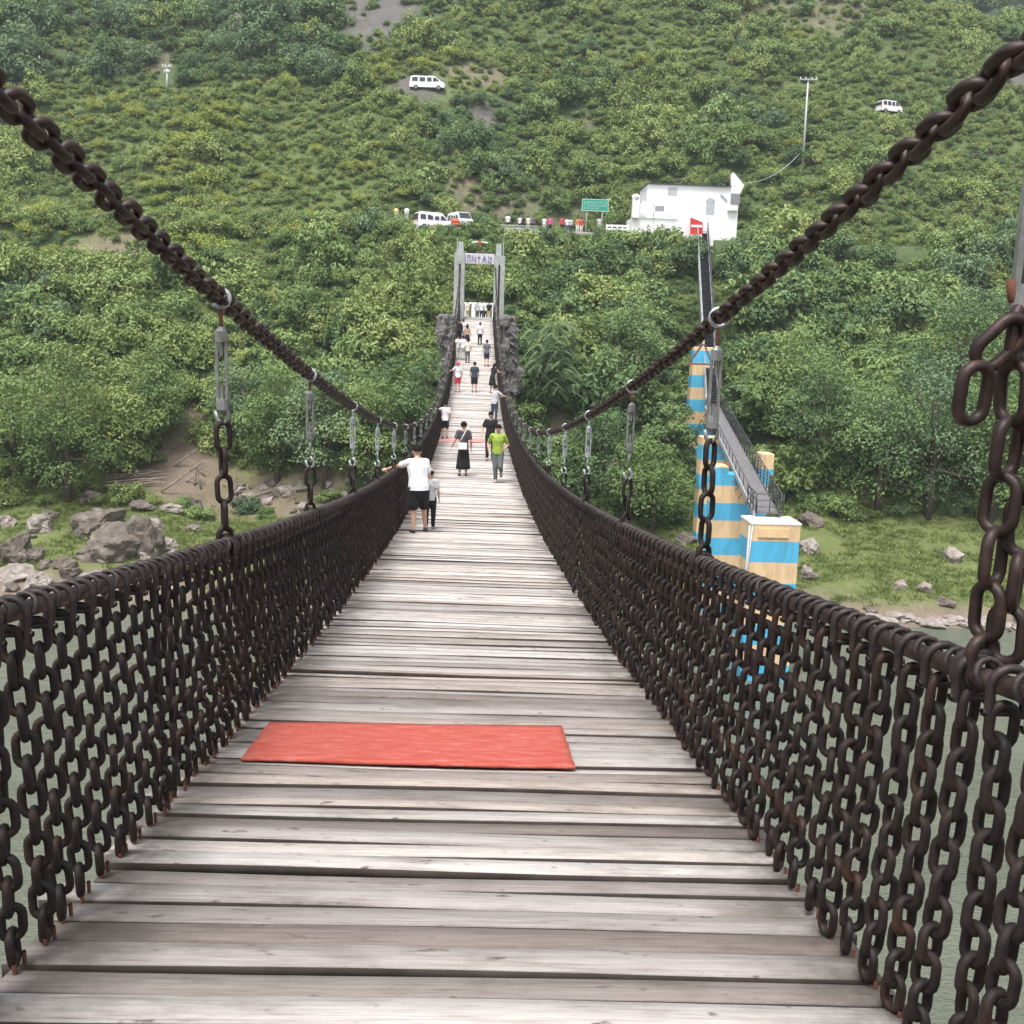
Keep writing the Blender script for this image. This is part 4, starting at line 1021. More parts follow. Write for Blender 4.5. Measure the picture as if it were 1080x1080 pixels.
# green road sign
a=at(613.8,209.5,110.6); b=at(641.5,223.5,110.6)
rs=empty('road_sign',((a.x+b.x)/2,110.6,26.95)); tag(rs,'green road sign with rows of white characters on two pale posts','road sign')
zc=(a.z+b.z)/2-26.95; w=b.x-a.x; h=a.z-b.z
mb=MB(); mb.box((0,0,zc),(w,0.08,h)); pn=mb.build('panel',MAT['sign_green'],rs); bevel(pn,0.02)
mb=MB()
for zz,yy in ((zc+h/2-.04,0),(zc-h/2+.04,0)): mb.box((0,-.045,zz),(w-.04,.012,.04))
for xx in (-w/2+.04,w/2-.04): mb.box((xx,-.045,zc),(.04,.012,h-.12))
mb.build('border',MAT['white_soft'],pn)
mb=MB(); r_=random.Random(3)
def glyphs(x0,x1,z,s):
    x=x0
    while x<x1:
        for k in range(4):
            if r_.random()<.5: mb.box((x+s/2,-.048,z+(k-1.5)*s*.28),(s*.8,.012,s*.10))
            else: mb.box((x+s*r_.choice([.15,.5,.85]),-.0485,z+(k-1.5)*s*.2),(s*.10,.011,s*.5))
        x+=s*1.2
glyphs(-w*.42,w*.42,zc+h*.20,.24); glyphs(-w*.42,w*.40,zc-h*.04,.17); glyphs(-w*.42,w*.1,zc-h*.26,.17)
mb.build('lettering',MAT['white_soft'],pn)
for px in (618.5,635):
    q=at(px,230,110.7); mb=MB(); mb.tube([(q.x-rs.location.x,.1,0),(q.x-rs.location.x,.1,zc+h/2-.1)],.075,10); mb.build('post',MAT['metal_pale'],rs,True)

# globe lamps left of the vans
for px,mt,lb in ((418,'lamp_amber','amber globe lamp on a pale pillar, left of the white globe lamp by the vans'),(429,'lamp','white globe lamp on a pale pillar beside the side-on minivan')):
    q=at(px,222.5,112.8); t=empty('globe_lamp',(q.x,112.8,26.9)); tag(t,lb,'lamp')
    zz=q.z-26.9; mb=MB(); mb.box((0,0,(zz-.3)/2),(.36,.36,zz-.3)); mb.box((0,0,zz-.28),(.48,.48,.1)); mb.build('pillar',MAT['concrete_light'],t)
    mb=MB(); mb.ball((0,0,zz),.28,14); mb.build('globe',MAT[mt],t,True)
# folding stall on the path above the gateway
q=at(506,257,101.5); zt=q.z; gz=H(q.x,101.5)
st=empty('folding_canopy',(q.x,101.5,gz)); tag(st,'small white canopy with red middle on crossed wooden legs, just above the gateway lintel','canopy')
hh=zt-gz; mb=MB()
for sg in (-1,1): mb.add([(sg*.12,-.5,hh+.12),(sg*.75,-.55,hh),(sg*.75,.55,hh),(sg*.12,.5,hh+.12)],[(0,1,2,3)] if sg<0 else [(3,2,1,0)])
o=mb.build('cover',MAT['white'],st); so=o.modifiers.new('t','SOLIDIFY'); so.thickness=.1
mb=MB(); mb.box((0,0,hh+.05),(.3,1.0,.22)); mb.build('ridge',MAT['red'],st)
for a,b in (((-.6,0,0),(.3,0,hh)),((.6,0,0),(-.3,0,hh))):
    mb=MB(); mb.bar(a,b,.09,.09); mb.build('leg',MAT['rusty_brown'],st)

# utility poles and the wire
def pole(base,top,label,r,arms):
    t=empty('utility_pole',base); tag(t,label,'utility pole')
    d=Vector(top)-Vector(base); mb=MB(); mb.tube([Vector((0,0,-1.0)),d],[r,r*.62],10); mb.build('mast',MAT['metal_pale'],t,True)
    for z,w in arms:
        q=d*((d.z-z)/d.z); mb=MB(); mb.bar(q+Vector((-w,-.1,.05)),q+Vector((w,-.1,.12)),.14,.14); ar=mb.build('crossarm',MAT['metal_pale'],t)
        for k in (-.9,-.3,.4,.9):
            mb=MB(); mb.tube([q+Vector((k*w,-.1,.1)),q+Vector((k*w,-.1,.34))],[.05,.07],8); mb.build('insulator',MAT['white_soft'],ar,True)
    return t
pb=ground_hit(846,182); POLE=pb.copy(); pt=at(852.5,83.5,pb.y)
pole(pb,pt,'tall pale utility pole with one crossarm rising above the white house',.16,((.15,1.1),))
qb=ground_hit(176,94); POLE2=qb.copy(); q2=at(176.5,70,qb.y)
pole(qb,q2,'short pale double pole with crossarms alone on the upper left hillside',.2,((.15,.6),(.8,.35)))
mb=MB(); a=at(843.5,162,pb.y-.1); b=hl(787,193,hy); pts=[a.lerp(b,t)+Vector((0,0,-1.6*4*t*(1-t)*.5)) for t in np.linspace(0,1,18)]
o=mb.tube(pts,.045,5); o=mb.build('power_cable',MAT['metal_pale'],None,True); tag(o,'pale sagging cable from the tall utility pole to the white house','cable')

# ================================================================== TERRAIN
PATCH=[]
def patch(px,py,rx,ry,kind,amt=1.0):
    q=ground_hit(px,py); PATCH.append((q.x,q.y,rx,ry,kind,amt))
for a in ((400,14,5,9,'scree'),(512,122,2.2,2.6,'scree'),(1068,75,3,6,'scree'),(112,262,4.5,2,'soil',.8),(235,280,3,1.3,'soil',.6),(500,78,6,2,'soil',.7),(440,88,3.5,2.2,'scree'),
          (508,205,4,3,'soil',.7),(560,215,7,2,'soil',.35),(610,215,7,2,'soil',.35),(150,62,5,3,'soil',.6),(205,455,1.3,4.5,'soil',.9),(190,490,4,3,'soil'),(600,478,3,4,'soil'),(650,500,3,3,'soil'),
          (870,6,14,5,'soil',.5),(270,20,5,5,'soil',.7),(215,430,1.2,4,'soil',.8),(290,535,9,3.5,'soil',.8),(40,620,12,2,'soil'),(700,640,12,2,'soil'),(1020,650,14,1.3,'soil'),(620,130,3,2,'soil',.3),
          (210,140,17,12,'light'),(120,120,10,6,'light'),(300,190,14,10,'light'),(170,215,12,8,'light'),(60,230,10,7,'light'),(250,235,10,6,'light'),(350,130,10,8,'light',.7),
          (450,75,8,5,'light'),(900,230,18,12,'light',.5),(1000,150,18,14,'light',.6),(900,100,14,10,'light',.7),(820,60,14,10,'light',.4),(680,40,14,10,'light',.4),(560,60,9,7,'light',.5),(1050,200,10,10,'light',.5)):
    patch(*a)
def patch_at(x,y,kinds):
    m=0.0
    for cx,cy,rx,ry,k,amt in PATCH:
        if k in kinds:
            d=((x-cx)/rx)**2+((y-cy)/ry)**2
            if d<2.2:
                d+=0.5*fbm(x,y,3.0,2,4.4); m=max(m,amt*min(1,max(0,1.5-d)))
    return m
xs=np.concatenate([[-900,-600,-400,-300,-230,-190,-165],np.arange(-150,146,1.5),[165,190,230,300,400,600,900]])
ys=np.concatenate([[-380,-200,-120,-80,-60,-45],np.arange(-36,54,3.0),np.arange(54,190,1.25),np.arange(190,262,6.0),[275,300,340,420,520,700,900]])
V=[];C=[]
for y in ys:
    for x in xs:
        V.append((x,y,H(x,y)))
        if y<62.5: c=(0.13,0.105,0.08)
        else: c=(0.066,0.100,0.036)
        if 58<y<84:
            n_=fbm(x,y,4,3,2.2); g=np.clip((V[-1][2]-0.25)*1.6+n_*0.8,0,1); c=tuple(np.array((0.19,0.16,0.125))*(1-g)+np.array((0.135,0.165,0.052))*g)
        if y>56:
            l=patch_at(x,y,('light',)); c=tuple(np.array(c)*(1-l)+np.array((0.120,0.160,0.050))*l)
            k=patch_at(x,y,('soil',)); c=tuple(np.array(c)*(1-k)+np.array((0.21,0.165,0.125))*k)
            k=patch_at(x,y,('scree',)); c=tuple(np.array(c)*(1-k)+np.array((0.125,0.118,0.115))*k)
        C.append((*c,1))
nx=len(xs); Fc=[]
for j in range(len(ys)-1):
    for i in range(nx-1): a=j*nx+i; Fc.append((a,a+1,a+nx+1,a+nx))
k=NT('hillside_ground'); col=k.attr('cover').outputs['Color']
n1=k.noise(k.coord('Object'),0.9,8,0.7); n2=k.noise(k.coord('Object'),5,5,0.7)
c=k.mix(0.7,col,k.ramp(n1,[(0.3,(0.62,0.62,0.6)),(0.7,(1.25,1.22,1.15))]),'MULTIPLY'); c=k.mix(0.6,c,k.ramp(n2,[(0.3,(0.6,0.6,0.6)),(0.7,(1.3,1.3,1.3))]),'MULTIPLY')
k.col(c).rough(0.95); k.bump(n2,0.8,0.12)
me=grid_mesh('terrain',V,Fc,k.m); at_=me.attributes.new('cover','FLOAT_COLOR','POINT'); at_.data.foreach_set('color',np.array(C,np.float32).ravel())
tag(link('terrain',me),kind='structure')

# river ---------------------------------------------------------------------
k=NT('murky_green_river'); src=k.coord('Object')
w1=k.noise(k.mapping(src,(0.5,1.6,1)),1.5,6,0.65); w2=k.noise(k.mapping(src,(0.9,2.6,1)),4.5,4,0.6); big=k.noise(k.mapping(src,(0.12,0.35,1)),0.6,4,0.6)
c=k.ramp(big,[(0.3,(0.125,0.142,0.106)),(0.7,(0.180,0.196,0.150))])
k.col(c).rough(0.16).set('IOR',1.33); k.bump(k.math('ADD',k.math('MULTIPLY',w1,1.0),k.math('MULTIPLY',w2,0.45)),0.95,0.35)
V=[];Fc=[]
for y in (-14,60,74):
    for x in (-900,-150,150,900): V.append((x,y,0.0))
for j in range(2):
    for i in range(3): Fc.append((j*4+i,j*4+i+1,j*4+i+5,j*4+i+4))
tag(link('river_water',grid_mesh('river_water',V,Fc,k.m)),kind='structure')

# the darker hill far behind on the right
V=[];Fc=[]; xs2=np.arange(40,330,8.0); ys2=np.arange(232,330,7.0)
for y in ys2:
    for x in xs2: V.append((x,y,max(-2,48+(y-232)*1.5*(0.65+0.35*math.sin(x*.02))+7*fbm(x,y,40,3,9.1))))
for j in range(len(ys2)-1):
    for i in range(len(xs2)-1): a=j*len(xs2)+i; Fc.append((a,a+1,a+len(xs2)+1,a+len(xs2)))
FARV=V
me=grid_mesh('far_hill',V,Fc,mottled('far_hill_scrub',(0.02,0.035,0.022),(0.045,0.07,0.04),0.25,0.95,0.8,0.6,0,8))
tag(link('far_hill',me),kind='structure')

# ================================================================== PLANTS
def leaf_cloud(cent, rad, per, ls, seed, flat=0.85, droop=0.25, aspect=0.5, min_z=None, sh=(0.62,1.08)):
    g=np.random.default_rng(seed); P=[];T=[]
    ctone=g.uniform(0,1,len(cent))
    for (c,r,ct) in zip(cent,rad,ctone):
        n=int(per*(r/np.mean(rad))**2)
        d=g.normal(size=(n,3)); d/=np.linalg.norm(d,axis=1)[:,None]; d[:,2]=np.where(d[:,2]<-0.35,-d[:,2],d[:,2])
        p=np.array(c)+d*r*(1,1,flat)*g.uniform(sh[0],sh[1],(n,1))
        P.append(np.concatenate([p,d],1)); T.append(0.62*ct+0.38*g.uniform(0,1,n))
    P=np.concatenate(P);T=np.concatenate(T); p=P[:,:3];d=P[:,3:]
    if min_z is not None: m=p[:,2]>min_z; p=p[m];d=d[m];T=T[m]
    n=len(p)
    nn=d+g.normal(size=(n,3))*0.45+np.array((0,0,0.35)); nn/=np.linalg.norm(nn,axis=1)[:,None]
    t=np.cross(nn,g.normal(size=(n,3))); t/=np.linalg.norm(t,axis=1)[:,None]; t[:,2]-=droop; t/=np.linalg.norm(t,axis=1)[:,None]
    b=np.cross(nn,t); b/=np.linalg.norm(b,axis=1)[:,None]
    L=(ls*g.uniform(0.65,1.35,n))[:,None]; W=L*aspect
    up=nn*L*0.12
    Vv=np.stack([p-t*L*0.5,p+b*W*0.5+up,p+t*L*0.5,p-b*W*0.5+up],1).reshape(-1,3)
    return Vv,np.arange(4*n).reshape(-1,4),T
def leaf_mesh(name,Vv,Ff,T,mat):
    me=grid_mesh(name,Vv,Ff,mat,False); a=me.attributes.new('tone','FLOAT','FACE'); a.data.foreach_set('value',T.astype(np.float32)); return me
def bush_mesh(seed,mat,nc=16,per=85,ls=0.16,tall=0.75):
    g=np.random.default_rng(seed); cent=[];rad=[]
    lob=[(g.uniform(0,2*PI),g.uniform(.25,.55),g.uniform(.3,.55)) for _ in range(3)]
    for i in range(nc):
        a0,off,lr=lob[i%3]; a=g.uniform(0,2*PI); e=math.acos(g.uniform(-0.1,1.0)); rr=g.uniform(0.25,0.62)
        cent.append((off*math.cos(a0)+rr*math.sin(e)*math.cos(a)*1.05,off*math.sin(a0)+rr*math.sin(e)*math.sin(a)*1.05,0.10+lr*.45+rr*math.cos(e)*tall*1.35)); rad.append(g.uniform(0.14,0.36))
    for i in range(4): cent.append((g.normal()*.3,g.normal()*.3,.22)); rad.append(.42)
    for i in range(9):                                   # sprigs that break the outline
        a=g.uniform(0,2*PI); r=g.uniform(.1,.8); z=g.uniform(.55,1.0)*tall*1.1*(1.1-.6*r); cent.append((r*math.cos(a),r*math.sin(a),z)); rad.append(g.uniform(.08,.15))
    Vv,Ff,T=leaf_cloud(cent,rad,per,ls,seed+100,0.9,0.3,0.42,None,(0.35,1.28))
    return leaf_mesh('shrub',Vv,Ff,T,MAT[mat])
VAR=[]
for i,(m,nc,ls,tall) in enumerate((('leaf_dark',20,.145,.85),('leaf_dark',25,.12,.7),('leaf_dark',18,.165,.95),('leaf',20,.145,.8),('leaf',26,.12,.7),('leaf',18,.165,.95),
        ('leaf_light',22,.12,.65),('leaf_light',18,.15,.85),('leaf_blue',20,.135,.8),('leaf_blue',18,.16,.95),('leaf_bright',22,.12,.6),('leaf_bright',26,.11,.5))):
    VAR.append((m,bush_mesh(40+i,m,nc,66,ls,tall)))

# protected sight boxes (px) with the distance of what stands there: nothing is planted in front of these
KEEP=[(431,83,472,96,150),(664,180,788,229,112),(666,225,712,233,107),(712,225,726,237,107),(726,225,745,246,107),(611,207,644,228,110),(520,228,612,237,109),(612,228,662,236,109),(437,221,499,235,113),(413,216,434,225,112),(476,250,536,342,86),(497,252,516,262,103),
      (731,246,754,372,107),(732,372,772,436,84),(722,365,766,470,88),(738,425,846,650,48),(840,80,866,172,128),(170,66,183,90,185),(927,111,948,118,190),(460,330,485,420,84),(528,330,549,412,84)]
def blocked(px,py,r,d,w=0.85):
    for x0,y0,x1,y1,dd in KEEP:
        if d<dd+1.0 and px+r*w>x0 and px-r*w<x1 and py+r*0.1>y0 and py-r*1.02<y1: return True
    return False
def in_way(x,y):
    if abs(x-.1) < 2.9 and 83<y<97.5: return True
    if 110.0<y<119.2 and x<20: return True
    if 18.0<x<30.3 and 111.2<y<117.8 or 18.0<x<25.9 and 106.9<y<112: return True
    t=(y-84)/24.3
    if -0.4<t<1.05 and abs(x-(19.6+3.35*t))<0.8: return True
    if (x-VAN3.x)**2/9+(y-VAN3.y-.8)**2/4<1: return True
    return False
PL=[]
g=np.random.default_rng(11)
def fill(y0,y1,st,low):
  for y in np.arange(y0,y1,st):
    wv=0.62*y+14
    for x in np.arange(-wv,wv,st):
        X=x+g.uniform(-.48,.48)*st; Y=y+g.uniform(-.48,.48)*st
        z=H(X,Y); px,py,dp=proj((X,Y,z))
        if not(-70<px<1150 and -90<py<700) or in_way(X,Y): continue
        bare=patch_at(X,Y,('soil','scree')); light=patch_at(X,Y,('light',))
        dens=fbm(X,Y,11,3,6.6)
        if g.uniform()<bare*0.9: continue
        if low: R=(1.0+2.5*g.uniform()**1.7)*(1.1 if X>3 else 1.0); pr=0.92
        else: R=(0.85+2.0*g.uniform()**2.2)*(1+0.6*dens); pr=0.95+0.3*dens
        if 119<Y<126: R*=0.8
        R*=1-0.30*light-0.3*bare; pr*=1-0.05*light
        if low and Y<79: R*=0.5
        if g.uniform()>pr: continue
        for tr in range(5):
            rp=R*F/dp
            if not blocked(px,py,rp,Y): break
            R*=0.68
        else: continue
        if R<0.3: continue
        tn=fbm(X,Y,17,2,1.3)+g.normal()*0.2
        if light>0.75 and g.uniform()<.55: vi=int(g.integers(10,12))
        elif light>0.3 and g.uniform()<.8: vi=int(g.choice([6,7,3,10],p=[.4,.4,.12,.08]))
        elif X>2 and low: vi=int(g.choice([0,1,2,3,4,5,8,9,7],p=[.13,.10,.13,.17,.14,.14,.05,.05,.09]))
        elif tn>0.12: vi=int(g.integers(6,8))
        elif tn>-0.25: vi=int(g.integers(3,6))
        elif tn>-0.5: vi=int(g.choice([0,1,2,3,4,8,9]))
        else: vi=int(g.integers(0,3))
        if X<-18 and Y>128 and py<90 and g.uniform()<.7: vi=int(g.choice([0,1,2,8,9])); R*=1.3; rp*=1.3
        PL.append((rp,X,Y,z,R,vi,px,py))
fill(76.0,109.6,1.7,True); fill(117.5,198,1.6,False)
for i in range(11500):                                    # low filler growth between the shrubs
    Y=g.uniform(118.5,190); X=g.uniform(-.62*Y-10,.62*Y+10); z=H(X,Y); px,py,dp=proj((X,Y,z)); R=g.uniform(.4,.95)
    if in_way(X,Y) or not(-40<px<1120 and py>-60) or g.uniform()<patch_at(X,Y,('soil','scree'))*.93 or blocked(px,py,R*F/dp,Y): continue
    PL.append((R*F/dp*.5,X,Y,z,R,int(g.choice([3,4,5,6,7,8],p=[.16,.18,.14,.24,.22,.06])),px,py))
for i in range(1300):
    Y=g.uniform(79,109.5); X=g.uniform(-.62*Y-10,.62*Y+10); z=H(X,Y); px,py,dp=proj((X,Y,z)); R=g.uniform(.45,.95)
    if in_way(X,Y) or not(-40<px<1120) or g.uniform()<patch_at(X,Y,('soil',))*.8 or blocked(px,py,R*F/dp,Y): continue
    PL.append((R*F/dp*.5,X,Y,z,R,int(g.integers(0,8)),px,py))
for i in range(900):                                     # brush hugging the stair flight
    t=g.uniform(-.1,1.0); e=g.choice([-1,1])*g.uniform(.7,3.4); Y=84+24.3*t; X=19.6+3.35*t+e; z=H(X,Y); px,py,dp=proj((X,Y,z)); R=g.uniform(.4,.95)
    if blocked(px,py,R*F/dp,Y,.3) or 107.2<Y: continue
    PL.append((R*F/dp*.5,X,Y,z,R,int(g.integers(0,8)),px,py))
for i in range(70):                                      # shrubs against the terrace wall
    X=g.uniform(18,31); Y=g.uniform(105.2,106.8); z=H(X,Y); px,py,dp=proj((X,Y,z)); R=g.uniform(2.0,3.3)
    if abs(X-22.8)<.9: continue
    while blocked(px,py,R*F/dp,Y,.5) and R>.3: R*=.9
    if R>.3: PL.append((R*F/dp*.5,X,Y,z,R,int(g.integers(0,8)),px,py))
for i in range(60):
    X=g.uniform(-8,18.5); Y=g.uniform(108.2,109.4); z=H(X,Y); px,py,dp=proj((X,Y,z)); R=g.uniform(.7,1.5)
    if 522<px<572: continue
    while blocked(px,py,R*F/dp,Y) and R>.3: R*=.85
    if R>.3: PL.append((R*F/dp*.5,X,Y,z,R,int(g.integers(0,8)),px,py))
for i in range(90):
    X=g.uniform(-66,-7); Y=g.uniform(107.2,109.4); z=H(X,Y); px,py,dp=proj((X,Y,z)); R=g.uniform(1.0,1.9)
    while blocked(px,py,R*F/dp,Y) and R>.3: R*=.8
    if px>-60 and R>.3: PL.append((R*F/dp,X,Y,z,R,int(g.integers(3,8)),px,py))
for dx,dy_,R in ((-1.4,-1.6,.8),(.2,-1.9,.75),(1.7,-1.5,.85)):
    PL.append((1,VAN4.x+dx,VAN4.y+dy_,H(VAN4.x+dx,VAN4.y+dy_),R,5,938,120))
PL.sort(key=lambda t:-t[0])
KN={'leaf_dark':'deep green','leaf':'mid green','leaf_light':'yellow green','leaf_bright':'bright yellow','leaf_blue':'bluish green'}
NI=170
seen=[t for t in PL if -20<t[6]<1100 and 0<t[7]<640 and (t[6]<395 or t[6]>600 or t[7]<420)]
ind=seen[:NI]; ids=set(map(id,ind)); rest=[t for t in PL if id(t) not in ids]
src=[None]*len(VAR)
def shrub_obj(t):
    rp,X,Y,z,R,vi,px,py=t; m,me=VAR[vi]
    o=link('shrub',me); o.location=(X,Y,z-0.12*R); o.scale=(R,R*g.uniform(.9,1.1),R*g.uniform(.85,1.2)); o.rotation_euler=(0,0,g.uniform(0,6.28))
    zone='on the slope left of the bridge' if X<-1 else ('on the slope between the bridge and the striped stair' if px<735 else 'on the slope right of the striped stair')
    if Y>108: zone='above the road, '+('left of the gateway' if X<0 else 'right of the gateway')
    tag(o,'%s leafy shrub %s'%(KN[m],zone),'shrub','%s shrubs %s'%(KN[m],zone))
    if src[vi] is None: src[vi]=o
    return o
for t in ind: shrub_obj(t)
for vi in range(len(VAR)):
    if src[vi] is None:
        k_=next(t for t in rest if t[5]==vi); rest.remove(k_); shrub_obj(k_)
# trees on the far hill join the mass
for (x,y,z) in FARV:
    for q in range(5):
        X=x+g.uniform(-4,4);Y=y+g.uniform(-4,4); px,py,dp=proj((X,Y,z))
        if 850<px<1150 and -80<py<120: rest.append((0,X,Y,z-1,g.uniform(2.6,4.6),int(g.integers(0,3)),px,py))
pm=bpy.data.meshes.new('hillside_scrub'); pm.from_pydata([(t[1],t[2],t[3]-0.12*t[4]) for t in rest],[],[])
a=pm.attributes.new('scl','FLOAT_VECTOR','POINT'); a.data.foreach_set('vector',np.array([(t[4],t[4],t[4]*g.uniform(.8,1.25)) for t in rest],np.float32).ravel())
a=pm.attributes.new('rot','FLOAT_VECTOR','POINT'); a.data.foreach_set('vector',np.array([(g.normal()*.08,g.normal()*.08,g.uniform(0,6.28)) for t in rest],np.float32).ravel())
a=pm.attributes.new('idx','INT','POINT'); a.data.foreach_set('value',np.array([t[5] for t in rest],np.int32))
so=link('hillside_scrub',pm); tag(so,'mass of green scrub covering the whole hillside','scrub',None,'stuff')
ng=bpy.data.node_groups.new('scatter','GeometryNodeTree')
ng.interface.new_socket('Geometry',in_out='INPUT',socket_type='NodeSocketGeometry'); ng.interface.new_socket('Geometry',in_out='OUTPUT',socket_type='NodeSocketGeometry')
N=ng.nodes; gi=N.new('NodeGroupInput'); go=N.new('NodeGroupOutput'); iop=N.new('GeometryNodeInstanceOnPoints'); g2i=N.new('GeometryNodeGeometryToInstance')
def nattr(nm,ty):
    x=N.new('GeometryNodeInputNamedAttribute'); x.data_type=ty; x.inputs['Name'].default_value=nm; return x.outputs[0]
for o in reversed(src):                                  # joined in this order the first listed comes out first
    oi=N.new('GeometryNodeObjectInfo'); oi.transform_space='ORIGINAL'; oi.inputs['Object'].default_value=o
    ng.links.new(oi.outputs['Geometry'],g2i.inputs[0])
ng.links.new(gi.outputs[0],iop.inputs['Points']); ng.links.new(g2i.outputs[0],iop.inputs['Instance']); iop.inputs['Pick Instance'].default_value=True
ng.links.new(nattr('idx','INT'),iop.inputs['Instance Index']); ng.links.new(nattr('scl','FLOAT_VECTOR'),iop.inputs['Scale'])
e2r=N.new('FunctionNodeEulerToRotation'); ng.links.new(nattr('rot','FLOAT_VECTOR'),e2r.inputs[0]); ng.links.new(e2r.outputs[0],iop.inputs['Rotation'])
ng.links.new(iop.outputs[0],go.inputs[0])
md=so.modifiers.new('scatter','NODES'); md.node_group=ng

# single trees along the foot of the slope ----------------------------------
def tree_crown(seed,mat,W,Hh,nc,per,ls):
    g_=np.random.default_rng(seed); cent=[];rad=[]
    for i in range(nc):
        d=g_.normal(size=3); d/=np.linalg.norm(d); rr=g_.uniform(.45,.88)
        z=0.50*Hh+d[2]*rr*0.50*Hh; taper=1-0.25*max(0,d[2])
        cent.append((d[0]*rr*W*taper,d[1]*rr*W*taper,z)); rad.append(W*g_.uniform(.22,.38))
    for i in range(5): cent.append((g_.normal()*W*.2,g_.normal()*W*.2,Hh*g_.uniform(.35,.7))); rad.append(W*.4)
    Vv,Ff,T=leaf_cloud(cent,rad,per,ls,seed+9,0.85,0.3,0.48,0.25)
    return leaf_mesh('crown',Vv,Ff,T,MAT[mat]),cent
def tree(px,py,hpx,wpx,mat,label,group,seed,ls=0.27,name='broadleaf_tree'):
    q=ground_hit(px,py); d=proj(q)[2]; Hh=hpx*d/F; W=wpx*d/F/2
    t=empty(name,q-Vector((0,0,.15))); tag(t,label,'tree',group)
    me,cent=tree_crown(seed,mat,W,Hh,34,165,ls); link('crown',me,t)
    mb=MB(); tk=0.05*Hh*.45+.05
    mb.tube([(0,0,-.4),(.06,.02,Hh*.2),(-.05,.05,Hh*.45),(.03,0,Hh*.75)],[tk,tk*.8,tk*.55,tk*.2],9)
    for c in cent[:7]: mb.tube([(0,.02,Hh*.28),(c[0]*.5,c[1]*.5,Hh*.28+(c[2]-Hh*.28)*.6),(c[0],c[1],c[2])],[tk*.45,tk*.3,tk*.1],6)
    mb.build('trunk',MAT['bark'],t,True); return t
TREES=[(18,522,150,130,'leaf'),(72,528,165,125,'leaf'),(128,505,120,100,'leaf_light'),(168,472,110,95,'leaf'),(258,478,105,85,'leaf_blue'),(292,508,125,100,'leaf'),(342,512,130,105,'leaf_blue'),(388,512,140,105,'leaf'),(432,506,150,95,'leaf_dark'),
       (636,535,110,115,'leaf_dark'),(688,560,95,120,'leaf'),(604,512,70,80,'leaf'),(666,440,125,100,'leaf_dark'),(705,505,90,60,'leaf_dark'),(866,515,150,115,'leaf_dark'),(925,540,165,135,'leaf_dark'),(978,545,185,150,'leaf_blue'),(1045,548,175,140,'leaf'),(1085,545,190,120,'leaf_dark'),
       (840,470,130,110,'leaf'),(1010,440,150,130,'leaf_dark')]
TL=['leftmost tree at the water meadow, behind the big grey boulders','second tree from the left edge, above the driftwood pile','yellow green tree just right of the driftwood pile','tree beside the bare path, left of the nearest left hanger','bluish green tree right of the bare path behind the nearest left hanger',
    'mid green tree between the two nearest left hangers','bluish green bushy tree behind the second left hanger','mid green tree behind the man in white','deep green tree against the left rail of the bridge',
    'deep green tree on the bank between bridge and striped piers','low mid green bush like tree just left of the striped piers','small tree beside the right rail where the chains dip','deep green tree behind the right main chain, left of the stair','deep green tree hard against the left side of the striped pier',
    'deep green tree just right of the gangway','deep green tree above the grassy bank, left of the bluish one','big bluish green tree on the right bank with a wide pale crown','mid green tree behind the nearest right hanger','deep green tree at the right picture edge above the bank','mid green tree beside the gangway stair, higher up the slope','deep green tree up the slope behind the wide bluish one']
for i,(t,l) in enumerate(zip(TREES,TL)): tree(*t,l,'trees along the foot of the slope',300+i)
# feathery tree right of the gateway
q=ground_hit(563,455); d=proj(q)[2]; Hh=128*d/F
t=empty('feathery_tree',q-Vector((0,0,.2))); tag(t,'slender tree with drooping feathery leaves just right of the gateway','tree')
mb=MB(); tip=Vector((1.6,0,Hh*.72)); mb.tube([(0,0,-.4),(.1,0,Hh*.3),(.7,0,Hh*.55),tip],[.16,.12,.09,.05],8); mb.build('trunk',MAT['bark'],t,True)
g_=np.random.default_rng(5); Vv=[];T=[]
for i in range(230):
    c=np.array((1.35+g_.normal()*.9,g_.normal()*.9,Hh*g_.uniform(.36,.93))); a=g_.uniform(0,2*PI); out=np.array((math.cos(a),math.sin(a),g_.uniform(0.1,.6)))
    Lr=g_.uniform(1.0,1.7); tn=g_.uniform()
    for k_ in range(11):
        s_=(k_+1)/11; pt=c+out*Lr*s_+np.array((0,0,-.75*Lr*s_*s_)); tg=out+np.array((0,0,-1.5*s_)); tg/=np.linalg.norm(tg)
        sd=np.cross(tg,(0,0,1.0)); sd/=np.linalg.norm(sd)+1e-6
        for sg in (-1,1):
            lv=sd*sg*.8+tg*.45+np.array((0,0,-.25)); ll=.42*(1-.5*abs(s_-.45)); b_=np.cross(lv,(0,0,1.0)); b_/=np.linalg.norm(b_)+1e-6
            Vv+=[pt,pt+lv*ll*.5+b_*.055,pt+lv*ll,pt+lv*ll*.5-b_*.055]; T.append(.6*tn+.4*g_.uniform())
Vv=np.array(Vv); link('crown',leaf_mesh('crown',Vv,np.arange(len(Vv)).reshape(-1,4),np.array(T),MAT['leaf_blue']),t)

